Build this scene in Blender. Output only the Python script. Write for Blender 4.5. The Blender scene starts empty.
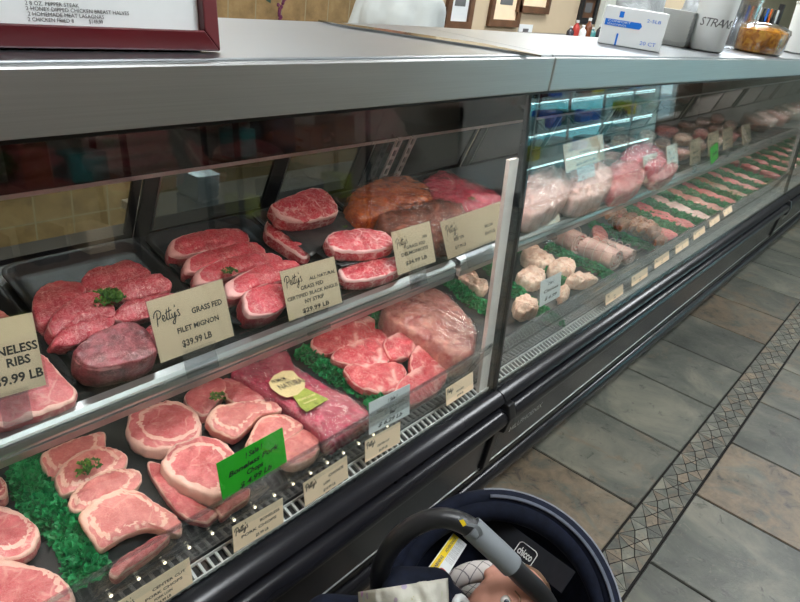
import bpy, bmesh, math, random
from mathutils import Vector, Matrix, noise
random.seed(7)
S = bpy.context.scene
COL = S.collection
PI = math.pi

# ------------------------------------------------------------------ camera
H = 1.55
_c = (400.0, 301.0)
_a = (1000 - _c[0], 50 - _c[1]); _b = (-538 - _c[0], -178 - _c[1])
F = math.sqrt(-(_a[0]*_b[0] + _a[1]*_b[1]))
AX = Vector((_a[0], -_a[1], -F)).normalized()
AY = Vector((_b[0], -_b[1], -F)).normalized()
AZ = AX.cross(AY)
M3 = Matrix((AX, AY, AZ))            # camera vector -> world vector
CAM = Vector((0, 0, H))
cd = bpy.data.cameras.new('camera'); cam = bpy.data.objects.new('camera', cd); COL.objects.link(cam)
cam.matrix_world = Matrix.Translation(CAM) @ M3.to_4x4()
cd.sensor_width = 36; cd.lens = F*36/800; cd.clip_start = .02; cd.clip_end = 200
S.camera = cam

def ray(px, py): return M3 @ Vector((px - _c[0], -(py - _c[1]), -F))
def on(p, P0, n):
    d = ray(*p); t = ((Vector(P0) - CAM).dot(n))/d.dot(n); return CAM + d*t
def at_y(px, py, y): return on((px, py), (0, y, 0), Vector((0, 1, 0)))
def at_z(px, py, z): return on((px, py), (0, 0, z), Vector((0, 0, 1)))
def at_d(px, py, D): return CAM + ray(px, py)*(D/F)

# ------------------------------------------------------------------ scene settings
S.view_settings.view_transform = 'Standard'; S.view_settings.look = 'None'
S.view_settings.gamma = 1; S.view_settings.use_curve_mapping = False
S.view_settings.exposure = 0.0
S.cycles.use_denoising = True
S.cycles.max_bounces = 8; S.cycles.transparent_max_bounces = 14
S.cycles.caustics_reflective = False; S.cycles.caustics_refractive = False
S.cycles.sample_clamp_indirect = 4

# ------------------------------------------------------------------ materials
def srgb(r, g, b):
    f = lambda c: (c/255/12.92) if c/255 <= .04045 else ((c/255 + .055)/1.055)**2.4
    return (f(r), f(g), f(b), 1)
class NT:
    def __init__(s, name):
        s.m = bpy.data.materials.new(name); s.m.use_nodes = True; s.t = s.m.node_tree; s.t.nodes.clear()
        s.out = s.n('ShaderNodeOutputMaterial')
    def n(s, typ, **kw):
        nd = s.t.nodes.new(typ)
        for k, v in kw.items():
            if k in nd.inputs: s.set(nd.inputs[k], v)
            else: setattr(nd, k, v)
        return nd
    def set(s, inp, v):
        if hasattr(v, 'is_output'): s.t.links.new(v, inp)
        else: inp.default_value = v
    def inp(s, nd, key, v): s.set(nd.inputs[key], v)
    def coord(s, scale=(1, 1, 1), which='Object', loc=(0, 0, 0)):
        tc = s.n('ShaderNodeTexCoord'); mp = s.n('ShaderNodeMapping')
        s.set(mp.inputs['Vector'], tc.outputs[which]); mp.inputs['Scale'].default_value = scale; mp.inputs['Location'].default_value = loc
        return mp.outputs[0]
    def noise(s, vec, scale, detail=3, rough=.5, dist=0):
        nd = s.n('ShaderNodeTexNoise'); s.set(nd.inputs['Vector'], vec)
        nd.inputs['Scale'].default_value = scale; nd.inputs['Detail'].default_value = detail
        nd.inputs['Roughness'].default_value = rough; nd.inputs['Distortion'].default_value = dist
        return nd
    def ramp(s, fac, stops):
        nd = s.n('ShaderNodeValToRGB'); s.set(nd.inputs[0], fac)
        e = nd.color_ramp.elements
        while len(e) < len(stops): e.new(.5)
        for i, (p, c) in enumerate(stops):
            e[i].position = p; e[i].color = c if len(c) == 4 else (*c, 1)
        return nd.outputs[0]
    def mix(s, fac, a, b, mode='MIX'):
        nd = s.n('ShaderNodeMix', data_type='RGBA', blend_type=mode)
        s.set(nd.inputs[0], fac); s.set(nd.inputs[6], a); s.set(nd.inputs[7], b); return nd.outputs[2]
    def math(s, op, a, b=0.0, c=0.0, clamp=False):
        nd = s.n('ShaderNodeMath', operation=op, use_clamp=clamp)
        s.set(nd.inputs[0], a); s.set(nd.inputs[1], b); s.set(nd.inputs[2], c); return nd.outputs[0]
    def smooth(s, v, a, b):
        nd = s.n('ShaderNodeMapRange', interpolation_type='SMOOTHSTEP')
        s.set(nd.inputs[0], v); nd.inputs[1].default_value = a; nd.inputs[2].default_value = b; return nd.outputs[0]
    def bump(s, h, strength=.3, dist=.002):
        nd = s.n('ShaderNodeBump'); s.set(nd.inputs['Height'], h)
        nd.inputs['Strength'].default_value = strength; nd.inputs['Distance'].default_value = dist; return nd.outputs[0]
    def bsdf(s, color, rough=.5, metal=0, spec=.5, coat=0, normal=None, coat_rough=.1, **kw):
        b = s.n('ShaderNodeBsdfPrincipled')
        s.set(b.inputs['Base Color'], color); s.set(b.inputs['Roughness'], rough); s.set(b.inputs['Metallic'], metal)
        s.set(b.inputs['Specular IOR Level'], spec); s.set(b.inputs['Coat Weight'], coat); b.inputs['Coat Roughness'].default_value = coat_rough
        if normal is not None: s.set(b.inputs['Normal'], normal)
        for k, v in kw.items(): s.set(b.inputs[k.replace('_', ' ')], v)
        s.t.links.new(b.outputs[0], s.out.inputs[0]); return b

def simple(name, color, rough=.5, metal=0, spec=.5, coat=0, var=.12, scale=14, bump=0, bscale=200):
    """plain surface with a slight mottling of its own colour"""
    t = NT(name); v = t.coord()
    nz = t.noise(v, scale, 4)
    dark = tuple(c*(1 - var) for c in color[:3]) + (1,); light = tuple(min(1, c*(1 + var)) for c in color[:3]) + (1,)
    colr = t.ramp(nz.outputs[0], [(.3, dark), (.7, light)])
    nrm = t.bump(t.noise(v, bscale, 3).outputs[0], bump, .001) if bump else None
    t.bsdf(colr, rough, metal, spec, coat, nrm); return t.m
def emit(name, color, strength):
    t = NT(name); e = t.n('ShaderNodeEmission'); e.inputs[0].default_value = color; e.inputs[1].default_value = strength
    t.t.links.new(e.outputs[0], t.out.inputs[0]); return t.m
def thin_fresnel(t, normal=None):
    g = t.n('ShaderNodeNewGeometry'); d = t.n('ShaderNodeVectorMath', operation='DOT_PRODUCT')
    t.set(d.inputs[0], g.outputs['Incoming']); t.set(d.inputs[1], normal if normal is not None else g.outputs['Normal'])
    c = t.math('ABSOLUTE', d.outputs['Value'])
    return t.math('MULTIPLY_ADD', t.math('POWER', t.math('SUBTRACT', 1.0, c, clamp=True), 5.0), .96, .04)
def pane(name, tint=(.93, .97, .96, 1), spec=1.0, rough=.0, ior=1.45, extra=0.0):
    """a thin sheet of glass or acrylic: see-through with fresnel reflection"""
    t = NT(name); tr = t.n('ShaderNodeBsdfTransparent'); tr.inputs[0].default_value = tint
    gl = t.n('ShaderNodeBsdfGlossy'); gl.inputs['Roughness'].default_value = rough; gl.inputs[0].default_value = (1, 1, 1, 1)
    fac = t.math('ADD', t.math('MULTIPLY', thin_fresnel(t), spec), extra, clamp=True)
    mx = t.n('ShaderNodeMixShader'); t.set(mx.inputs[0], fac)
    t.t.links.new(tr.outputs[0], mx.inputs[1]); t.t.links.new(gl.outputs[0], mx.inputs[2]); t.t.links.new(mx.outputs[0], t.out.inputs[0])
    return t.m
def wrap_mat(name='clear plastic wrap', tint=(.97, .96, .96, 1), white=0.02):
    t = NT(name); v = t.coord()
    nz = t.noise(v, 30, 4, .6, 1.5); nz2 = t.noise(t.coord((1, 3, 1)), 60, 3, .6, 2.5)
    h = t.math('ADD', nz.outputs[0], t.math('MULTIPLY', nz2.outputs[0], .5))
    nrm = t.bump(h, .9, .012)
    tr = t.n('ShaderNodeBsdfTransparent'); tr.inputs[0].default_value = tint
    gl = t.n('ShaderNodeBsdfGlossy'); gl.inputs['Roughness'].default_value = .08; t.set(gl.inputs['Normal'], nrm)
    df = t.n('ShaderNodeBsdfDiffuse'); df.inputs[0].default_value = (.8, .8, .8, 1); t.set(df.inputs['Normal'], nrm)
    frf = thin_fresnel(t, nrm)
    m1 = t.n('ShaderNodeMixShader'); t.set(m1.inputs[0], t.math('MULTIPLY', t.smooth(nz2.outputs[0], .5, .75), white*3))
    t.t.links.new(tr.outputs[0], m1.inputs[1]); t.t.links.new(df.outputs[0], m1.inputs[2])
    m2 = t.n('ShaderNodeMixShader'); t.set(m2.inputs[0], t.math('MULTIPLY', frf, 1.15, clamp=True))
    t.t.links.new(m1.outputs[0], m2.inputs[1]); t.t.links.new(gl.outputs[0], m2.inputs[2]); t.t.links.new(m2.outputs[0], t.out.inputs[0])
    return t.m

def meat_mat(name, c1, c2, fat, vein=.6, vscale=28, vw=.05, marb=.5, mscale=150, rough=.36, coat=.12, grain=1.0, seam=0.0):
    t = NT(name); v = t.coord()
    dn = t.noise(v, 18, 3, .5)
    dv = t.n('ShaderNodeVectorMath', operation='MULTIPLY_ADD'); t.set(dv.inputs[0], dn.outputs['Color']); dv.inputs[1].default_value = (.03, .03, .03); t.set(dv.inputs[2], v)
    base = t.mix(t.smooth(t.noise(v, 34, 5, .6).outputs[0], .35, .68), c1, c2)
    gr = t.noise(t.coord((1, 1, 1)), 420*grain, 2, .6)
    base = t.mix(t.math('MULTIPLY', t.smooth(gr.outputs[0], .5, .7), .12), base, fat)
    # marbling: thin, wandering, broken lines
    vo = t.n('ShaderNodeTexVoronoi', feature='DISTANCE_TO_EDGE'); t.set(vo.inputs['Vector'], dv.outputs[0]); vo.inputs['Scale'].default_value = vscale
    ln = t.math('SUBTRACT', 1.0, t.smooth(vo.outputs['Distance'], .0, vw))
    br = t.smooth(t.noise(v, 22, 2).outputs[0], .42, .6)
    l1 = t.math('MULTIPLY', t.math('MULTIPLY', ln, br), vein)
    def ridge(sc, wd, seedoff):
        r_ = t.noise(t.coord(loc=(seedoff, 0, 0)), sc, 3, .55, .9)
        return t.math('SUBTRACT', 1.0, t.smooth(t.math('ABSOLUTE', t.math('SUBTRACT', r_.outputs[0], .5)), .0, wd))
    brk = t.smooth(t.noise(v, 55, 2).outputs[0], .40, .62)
    l2 = t.math('MULTIPLY', t.math('MAXIMUM', t.math('MULTIPLY', ridge(mscale*.42, .034, 3), brk), t.math('MULTIPLY', ridge(mscale*.95, .045, 7), .5)), marb)
    at = t.n('ShaderNodeAttribute', attribute_name='fat')
    fz = t.math('ADD', at.outputs['Fac'], t.math('MULTIPLY', t.math('SUBTRACT', t.noise(v, 60, 3).outputs[0], .5), .9))
    fm = t.smooth(fz, .38, .62)
    mask = t.math('MAXIMUM', fm, t.math('MAXIMUM', l1, l2))
    fatc = t.mix(t.noise(v, 90, 3).outputs[0], fat, tuple(min(1, a*.75 + b*.25) for a, b in zip(fat[:3], c1[:3])) + (1,))
    col = t.mix(mask, base, fatc)
    hh = t.math('ADD', t.math('MULTIPLY', t.noise(v, 60, 4).outputs[0], 1.0), t.math('MULTIPLY', gr.outputs[0], .25))
    t.bsdf(col, rough, 0, .5, coat, t.bump(hh, .75, .004), .12)
    return t.m

MT = {}
MT['steel'] = None
def steel(name, col=(.62, .64, .63, 1), rough=.3, sx=1.5, sz=160, var=.12):
    t = NT(name); v = t.coord((sx, sz, sz))
    n1 = t.noise(v, 4, 3); n2 = t.noise(t.coord((1.2, 1.2, 1.2)), 1.6, 2)
    c = t.mix(n1.outputs[0], tuple(x*(1 - var) for x in col[:3]) + (1,), col)
    r = t.math('MULTIPLY_ADD', n2.outputs[0], .15, rough - .07)
    t.bsdf(c, r, 1.0, .5, 0, t.bump(n1.outputs[0], .06, .001)); return t.m
M = {
 'steel': steel('brushed stainless steel', (.66, .67, .665, 1), .34, var=.2),
 'steel_top': steel('scuffed stainless top', (.40, .43, .45, 1), .34),
 'rail': steel('anodised rail', (.55, .56, .55, 1), .3, 1, 300),
 'chrome': steel('bright strip', (.8, .82, .84, 1), .15),
 'black_gloss': simple('glossy black trim', (.010, .010, .013, 1), .24, 0, .28, .05, .3, 5, .05, 60),
 'black_satin': simple('satin black plastic', (.012, .012, .013, 1), .38, 0, .5, 0, .3, 8),
 'black_tray': simple('black moulded tray', (.012, .012, .013, 1), .42, 0, .14, .0, .2, 20, .05, 120),
 'deck': simple('dark grey deck liner', (.035, .036, .038, 1), .42, 0, .5, 0, .3, 20),
 'white_metal': simple('white coated metal', (.72, .70, .68, 1), .4),
 'post': simple('pink-lit white post', (.85, .76, .71, 1), .45),  # white post, with the pink of the case light put into its colour
 'pinklit_std': simple('slotted standard', (.62, .50, .49, 1), .45),  # the standards are white; pink case light is mixed into this colour
 'dark_header': simple('dark mirrored header', (.012, .013, .014, 1), .08, 0, .5, .15, .2, 5),
 'glass': pane('front glass', (.94, .97, .965, 1), 1.15),
 'glass_rear': pane('rear door glass', (.86, .88, .86, 1), 1.3),
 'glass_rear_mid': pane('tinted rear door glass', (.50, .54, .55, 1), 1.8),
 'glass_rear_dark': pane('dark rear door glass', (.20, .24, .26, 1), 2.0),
 'acrylic': pane('clear acrylic', (.9, .91, .91, 1), 1.6, .03),
 'acrylic_holder': pane('clear sign holder', (.88, .89, .91, 1), 2.4, .15, 1.5, .05),
 'window_glass': pane('storefront glass', (.9, .97, .97, 1), 1.0),
 'card': simple('cream card', srgb(246, 220, 186), .55, 0, .3, 0, .03),
 'ink': simple('black ink', (.012, .011, .011, 1), .6),
 'ink_grey': simple('grey ink', (.12, .12, .12, 1), .6),
 'green_card': simple('bright green paper', srgb(48, 172, 40), .6, 0, .3, 0, .03),
 'white_card': simple('white paper', srgb(218, 222, 222), .6, 0, .3, 0, .03),
 'paper_black': simple('black butcher paper', (.035, .035, .038, 1), .28, 0, .5, .3, .3, 30, .3, 60),
 'garland': None,
 'wrap': wrap_mat(),
 'frame_red': simple('dark red painted wood', srgb(92, 20, 28), .35, 0, .5, .2, .12, 9),
 'wood': simple('brown wood', srgb(96, 66, 44), .45, 0, .4, 0, .3, 12),
 'tube': emit('case lamp tube', (1, .86, .78, 1), 30),
 'led_glint': emit('led dot', (1, .85, .62, 1), 3),  # glow of the dots that replace led reflections in the lip
 'white_plastic': simple('white plastic', srgb(222, 226, 224), .4, 0, .5, 0, .03),
 'foam': simple('white foam', srgb(228, 232, 230), .7, 0, .3, 0, .03),
 'blue': simple('blue print', srgb(34, 112, 205), .5, 0, .3, 0, .05),
 'wall_cream': simple('cream painted wall', srgb(196, 178, 150), .8, 0, .2, 0, .05, 3),
 'wall_dim': simple('pale painted wall', srgb(176, 170, 158), .8, 0, .2, 0, .05, 3),
 'ceiling': simple('ceiling tile', srgb(200, 200, 196), .9, 0, .2, 0, .04, 8),
 'navy': simple('navy fabric', (.005, .008, .020, 1), .85, 0, .25, 0, .3, 60, .35, 700),
 'shell': simple('car seat shell plastic', (.013, .014, .016, 1), .4, 0, .5, 0, .2, 20),
 'grip': simple('grey rubber grip', srgb(122, 128, 132), .5, 0, .4, 0, .05),
 'piping': simple('pale grey piping', srgb(138, 142, 150), .7, 0, .3, 0, .1, 90),
 'skin': simple('baby skin', srgb(205, 150, 132), .5, 0, .4, 0, .08, 30),
 'skin_adult': simple('skin', srgb(190, 140, 115), .5, 0, .4, 0, .06, 30),
 'eye_white': simple('eye white', srgb(225, 222, 218), .2, 0, .5, .5, .02),
 'iris': simple('iris', srgb(40, 52, 62), .15, 0, .5, .6, .1),
 'lip': simple('lips', srgb(190, 105, 98), .5),
 'hair': simple('fine brown hair', srgb(120, 92, 70), .6, 0, .3, 0, .2, 90),
 'shirt': simple('light grey t-shirt', srgb(188, 194, 192), .85, 0, .2, 0, .05, 12, .3, 300),
 'trouser': simple('dark trousers', srgb(38, 42, 54), .85, 0, .2),
 'orange': simple('orange plastic', srgb(220, 110, 40), .4),
 'yellow': simple('yellow print', srgb(235, 205, 40), .5, 0, .3, 0, .03),
 'red_print': simple('red print', srgb(200, 40, 50), .5),
 'cabinet': simple('white cabinet', srgb(205, 208, 198), .5, 0, .4, 0, .03),
 'bottle_brown': simple('brown bottle', srgb(110, 60, 35), .25, 0, .5, .4),
 'bottle_dark': simple('dark bottle', srgb(40, 40, 50), .25, 0, .5, .4),
 'bottle_teal': simple('teal bottle', srgb(60, 130, 130), .3, 0, .5, .4),
 'bottle_red': simple('red packet', srgb(170, 50, 40), .4),
 'blue_plastic': simple('blue handle', srgb(30, 100, 200), .35),
 'label_gold': simple('gold paper label', srgb(222, 200, 150), .5, 0, .4, 0, .06, 60),
 'label_green': simple('olive green label', srgb(150, 160, 70), .5, 0, .4, 0, .2, 80),
 'twine': simple('white twine', srgb(225, 215, 200), .7),
}
# fabrics and special surfaces
def m_garland():
    t = NT('green plastic kale'); v = t.coord(); rnd = t.n('ShaderNodeAttribute', attribute_name='tone')
    c = t.ramp(rnd.outputs['Fac'], [(0, srgb(6, 84, 48)), (.45, srgb(20, 140, 78)), (1, srgb(70, 196, 120))])
    c = t.mix(t.math('MULTIPLY', t.noise(v, 90, 3).outputs[0], .5), c, srgb(10, 92, 52))
    t.bsdf(c, .42, 0, .4, .1); return t.m
M['garland'] = m_garland()
def m_parsley():
    t = NT('parsley leaf'); rnd = t.n('ShaderNodeAttribute', attribute_name='tone')
    c = t.ramp(rnd.outputs['Fac'], [(0, srgb(24, 62, 16)), (.5, srgb(56, 104, 30)), (1, srgb(112, 150, 56))])
    t.bsdf(c, .5, 0, .4); return t.m
M['parsley'] = m_parsley()
def m_plaid():
    t = NT('white plaid fabric'); tc = t.coord((1, 1, 1))
    sp = t.n('ShaderNodeSeparateXYZ'); t.set(sp.inputs[0], tc)
    def line(o):
        f = t.math('FRACT', t.math('MULTIPLY', o, 55)); return t.math('LESS_THAN', f, .1)
    k = t.math('MAXIMUM', line(sp.outputs[0]), line(sp.outputs[1]))
    t.bsdf(t.mix(k, srgb(196, 190, 186), srgb(120, 116, 120)), .85, 0, .2); return t.m
M['plaid'] = m_plaid()
def m_blanket():
    t = NT('printed muslin blanket'); v = t.coord(); vo = t.n('ShaderNodeTexVoronoi'); t.set(vo.inputs['Vector'], v); vo.inputs['Scale'].default_value = 40
    k = t.math('LESS_THAN', vo.outputs['Distance'], .22)
    c = t.mix(t.math('MULTIPLY', k, .5), srgb(196, 194, 182), t.mix(.4, vo.outputs['Color'], srgb(200, 120, 120)))
    t.bsdf(c, .85, 0, .2, 0, t.bump(t.noise(v, 30, 4).outputs[0], .5, .01)); return t.m
M['blanket'] = m_blanket()
def m_peppers():
    t = NT('jar of marinated peppers'); v = t.coord(); nz = t.noise(v, 30, 4, .6, 1)
    c = t.ramp(nz.outputs[0], [(.3, srgb(110, 60, 8)), (.5, srgb(205, 130, 20)), (.7, srgb(230, 180, 60))])
    t.bsdf(c, .25, 0, .5, .6); return t.m
M['peppers'] = m_peppers()
def m_walltile():
    t = NT('tan stone tile'); tc = t.n('ShaderNodeTexCoord'); sp = t.n('ShaderNodeSeparateXYZ'); t.set(sp.inputs[0], tc.outputs['Object'])
    v = tc.outputs['Object']; TS = .155
    def edge(o, off):
        f = t.math('FRACT', t.math('DIVIDE', t.math('ADD', o, off), TS)); return t.math('MINIMUM', f, t.math('SUBTRACT', 1.0, f))
    e = t.math('MINIMUM', edge(sp.outputs[0], .02), edge(sp.outputs[2], .05))
    g = t.math('LESS_THAN', e, .022)
    def cell(o, off): return t.math('FLOOR', t.math('DIVIDE', t.math('ADD', o, off), TS))
    cb = t.n('ShaderNodeCombineXYZ'); t.set(cb.inputs[0], cell(sp.outputs[0], .02)); t.set(cb.inputs[1], cell(sp.outputs[2], .05))
    wn = t.n('ShaderNodeTexWhiteNoise'); t.set(wn.inputs[0], cb.outputs[0])
    nz = t.noise(v, 9, 5, .6)
    c = t.ramp(nz.outputs[0], [(.3, srgb(106, 84, 54)), (.55, srgb(150, 122, 80)), (.75, srgb(172, 146, 104))])
    c = t.mix(t.math('MULTIPLY', wn.outputs[0], .35), c, srgb(140, 118, 80))
    c = t.mix(g, c, srgb(150, 138, 108))
    t.bsdf(c, .45, 0, .4, 0, t.bump(t.math('SUBTRACT', nz.outputs[0], t.math('MULTIPLY', g, .6)), .4, .006)); return t.m
M['walltile'] = m_walltile()
def m_slate(name, fine=1.0, lightf=1.0):
    t = NT(name); v = t.coord(); tone = t.n('ShaderNodeAttribute', attribute_name='tone'); hue = t.n('ShaderNodeAttribute', attribute_name='hue')
    ov = t.n('ShaderNodeVectorMath', operation='ADD'); t.set(ov.inputs[0], v)
    cb = t.n('ShaderNodeCombineXYZ'); t.set(cb.inputs[2], t.math('MULTIPLY', tone.outputs['Fac'], 9.0)); t.set(ov.inputs[1], cb.outputs[0]); v2 = ov.outputs[0]
    n1 = t.noise(v2, 3.2*fine, 6, .62, .6); n2 = t.noise(v2, 16*fine, 6, .7, .5); n3 = t.noise(v2, 4.5, 5, .65, 1.2)
    grey = t.ramp(n1.outputs[0], [(.3, srgb(66, 70, 64)), (.5, srgb(96, 98, 89)), (.72, srgb(136, 133, 117))])
    rust = t.ramp(n2.outputs[0], [(.3, srgb(78, 62, 48)), (.6, srgb(146, 123, 96)), (.8, srgb(164, 145, 120))])
    k = t.smooth(t.math('ADD', n3.outputs[0], t.math('MULTIPLY', t.math('SUBTRACT', hue.outputs['Fac'], .5), .35)), .5, .68)
    c = t.mix(t.math('MULTIPLY', k, .6), grey, rust)
    c = t.mix(t.math('MULTIPLY', t.smooth(n2.outputs[0], .44, .30), .7), c, srgb(40, 40, 37))
    n4 = t.noise(v2, 38*fine, 4, .6, 1.5); c = t.mix(t.math('MULTIPLY', t.smooth(n4.outputs[0], .55, .72), .35), c, srgb(128, 124, 110))
    tt = t.math('MULTIPLY_ADD', tone.outputs['Fac'], .4*lightf, .72)
    cc = t.n('ShaderNodeVectorMath', operation='SCALE'); t.set(cc.inputs[0], c); t.set(cc.inputs['Scale'], tt)
    h = t.math('ADD', n1.outputs[0], t.math('MULTIPLY', n2.outputs[0], .5))
    t.bsdf(cc.outputs[0], t.math('MULTIPLY_ADD', n2.outputs[0], .3, .28), 0, .5, 0, t.bump(h, .45, .012)); return t.m
M['slate'] = m_slate('slate floor tile'); M['mosaic'] = m_slate('stone mosaic piece', 2.5, 1.5)
M['grout'] = simple('dark grout', srgb(28, 26, 24), .8, 0, .2)

FAT = srgb(238, 200, 180)
K = {
 'filet': meat_mat('filet beef', srgb(160, 30, 50), srgb(198, 62, 80), srgb(240, 178, 176), .40, 26, .05, 1.0, 150),
 'filet_dark': meat_mat('aged filet beef', srgb(92, 34, 40), srgb(158, 70, 80), srgb(226, 158, 160), .3, 26, .04, .55, 150),
 'strip': meat_mat('strip loin beef', srgb(172, 20, 44), srgb(206, 54, 74), srgb(240, 184, 178), .35, 34, .04, .7, 150),
 'ribeye': meat_mat('marbled ribeye beef', srgb(174, 16, 42), srgb(206, 48, 68), srgb(246, 200, 194), .9, 26, .09, .95, 110),
 'pork': meat_mat('pork loin', srgb(196, 100, 98), srgb(218, 134, 128), srgb(238, 192, 172), .35, 14, .035, .35, 200),
 'pork_thick': meat_mat('thick pork loin', srgb(192, 82, 88), srgb(216, 118, 120), srgb(240, 196, 180), .5, 18, .05, .40, 160),
 'shoulder': meat_mat('marbled steak', srgb(188, 40, 56), srgb(214, 80, 90), srgb(244, 186, 176), 1.0, 13, .13, .75, 90),
 'loin_wrap': meat_mat('tenderloin', srgb(196, 60, 90), srgb(222, 104, 126), srgb(240, 176, 180), .35, 20, .05, .6, 90, .25, .5),
 'roast': meat_mat('fatty roast', srgb(184, 84, 84), srgb(222, 152, 134), srgb(240, 200, 178), 0, 10, .06, .3, 90, .28, .5),
 'orange': meat_mat('orange marinated meat', srgb(176, 62, 24), srgb(222, 104, 44), srgb(228, 150, 84), .5, 30, .07, .7, 90, .22, .6),
 'brown': meat_mat('brown seasoned meat', srgb(100, 46, 34), srgb(150, 76, 54), srgb(176, 108, 80), .1, 40, .05, .8, 200, .5, .1),
 'pink': meat_mat('bright pink wrapped beef', srgb(206, 36, 72), srgb(232, 84, 108), srgb(244, 176, 180), .35, 22, .05, .4, 90, .2, .6),
 'chicken': meat_mat('raw chicken', srgb(226, 176, 166), srgb(240, 202, 190), srgb(248, 228, 216), .3, 12, .05, .4, 60, .25, .5),
 'breaded': meat_mat('stuffed pale chicken', srgb(220, 172, 150), srgb(238, 206, 180), srgb(248, 236, 220), .5, 60, .1, .9, 90, .5, .1),
 'kebab': meat_mat('marinated chunk', srgb(104, 48, 26), srgb(168, 92, 52), srgb(208, 152, 98), .3, 30, .06, .8, 70, .28, .5),
 'ground': meat_mat('ground beef', srgb(176, 52, 56), srgb(208, 92, 92), srgb(236, 160, 154), .5, 140, .12, .9, 260, .4, .2),
 'sausage': meat_mat('pale sausage', srgb(184, 96, 84), srgb(212, 134, 116), srgb(236, 190, 174), .2, 90, .05, .8, 200, .3, .4),
}

# ------------------------------------------------------------------ object helpers
def tag(o, label=None, cat=None, group=None, kind=None):
    if label: o['label'] = label
    if cat: o['category'] = cat
    if group: o['group'] = group
    if kind: o['kind'] = kind
    return o
def empty(name, loc, label=None, cat=None, group=None, kind=None, rz=0):
    o = bpy.data.objects.new(name, None); COL.objects.link(o); o.location = loc; o.rotation_euler = (0, 0, rz)
    o.empty_display_size = .05
    return tag(o, label, cat, group, kind)
def mk(name, verts, faces, m, parent=None, smooth=False, attrs=None, loc=None):
    me = bpy.data.meshes.new(name); me.from_pydata([tuple(v) for v in verts], [], faces)
    if attrs:
        for k, vals in attrs.items():
            a = me.attributes.new(k, 'FLOAT', 'POINT'); a.data.foreach_set('value', vals)
    if smooth: me.polygons.foreach_set('use_smooth', [True]*len(me.polygons))
    me.materials.append(m); me.update()
    o = bpy.data.objects.new(name, me); COL.objects.link(o)
    if parent is not None: o.parent = parent
    if loc is not None: o.location = loc
    return o
class MB:
    """collects boxes, bars and tubes of ONE mesh"""
    def __init__(s): s.v = []; s.f = []
    def add(s, v, f):
        k = len(s.v); s.v += [Vector(x) for x in v]; s.f += [tuple(i + k for i in q) for q in f]; return s
    def box(s, a, b, mat=None):
        (x0, y0, z0), (x1, y1, z1) = a, b
        v = [Vector((x, y, z)) for z in (z0, z1) for y in (y0, y1) for x in (x0, x1)]
        if mat is not None: v = [mat @ p for p in v]
        return s.add(v, [(0, 2, 3, 1), (4, 5, 7, 6), (0, 1, 5, 4), (2, 6, 7, 3), (0, 4, 6, 2), (1, 3, 7, 5)])
    def tube(s, pts, r, n=10, cap=True):
        pts = [Vector(p) for p in pts]; N = len(pts); v = []; f = []; up = None
        for i, p in enumerate(pts):
            d = (pts[min(i + 1, N - 1)] - pts[max(i - 1, 0)]).normalized()
            if up is None: up = d.orthogonal().normalized()
            up = (up - d*up.dot(d)).normalized(); w = d.cross(up)
            ri = r[i] if isinstance(r, (list, tuple)) else r
            for k in range(n):
                a = 2*PI*k/n; v.append(p + (up*math.cos(a) + w*math.sin(a))*ri)
        for i in range(N - 1):
            for k in range(n): f.append((i*n + k, i*n + (k + 1) % n, (i + 1)*n + (k + 1) % n, (i + 1)*n + k))
        if cap: f.append(tuple(range(n))[::-1]); f.append(tuple((N - 1)*n + k for k in range(n)))
        return s.add(v, f)
    def lathe(s, prof, n=24, mat=None):
        v = []; f = []
        for (r, z) in prof:
            for k in range(n):
                a = 2*PI*k/n; p = Vector((r*math.cos(a), r*math.sin(a), z)); v.append(mat @ p if mat is not None else p)
        for i in range(len(prof) - 1):
            for k in range(n): f.append((i*n + k, i*n + (k + 1) % n, (i + 1)*n + (k + 1) % n, (i + 1)*n + k))
        f.append(tuple(range(n))[::-1]); f.append(tuple((len(prof) - 1)*n + k for k in range(n)))
        return s.add(v, f)
    def prism(s, prof, x0, x1):
        """closed (y, z) outline drawn out along x"""
        n = len(prof); v = [(x0, y, z) for y, z in prof] + [(x1, y, z) for y, z in prof]
        f = [(i, (i + 1) % n, n + (i + 1) % n, n + i) for i in range(n)] + [tuple(range(n))[::-1], tuple(range(n, 2*n))]
        return s.add(v, f)
    def build(s, name, m, parent=None, smooth=False, bevel=0, seg=2):
        o = mk(name, s.v, s.f, m, parent, smooth)
        if bevel:
            b = o.modifiers.new('bevel', 'BEVEL'); b.width = bevel; b.segments = seg; b.limit_method = 'ANGLE'; b.angle_limit = .6
        if smooth:
            bm = bmesh.new(); bm.from_mesh(o.data)
            for e in bm.edges:
                if len(e.link_faces) == 2 and e.calc_face_angle(0) > .9: e.smooth = False
            bm.to_mesh(o.data); bm.free()
        return o
def catmull(pts, n, closed=False):
    P = [Vector(p) for p in pts]; L = len(P); out = []
    segs = L if closed else L - 1
    for i in range(segs):
        p0 = P[(i - 1) % L] if closed or i > 0 else P[0]*2 - P[1]
        p1 = P[i % L]; p2 = P[(i + 1) % L]
        p3 = P[(i + 2) % L] if closed or i + 2 < L else P[-1]*2 - P[-2]
        for k in range(n):
            t = k/n
            out.append(.5*((2*p1) + (p2 - p0)*t + (2*p0 - 5*p1 + 4*p2 - p3)*t*t + (3*p1 - p0 - 3*p2 + p3)*t*t*t))
    if not closed: out.append(P[-1])
    return out
def resample(P, n):
    L = [0.0]
    for i in range(len(P)): L.append(L[-1] + (P[(i + 1) % len(P)] - P[i]).length)
    tot = L[-1]; out = []; j = 0
    for k in range(n):
        t = tot*k/n
        while L[j + 1] < t: j += 1
        f = (t - L[j])/max(1e-9, L[j + 1] - L[j]); out.append(P[j].lerp(P[(j + 1) % len(P)], f))
    return out

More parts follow.
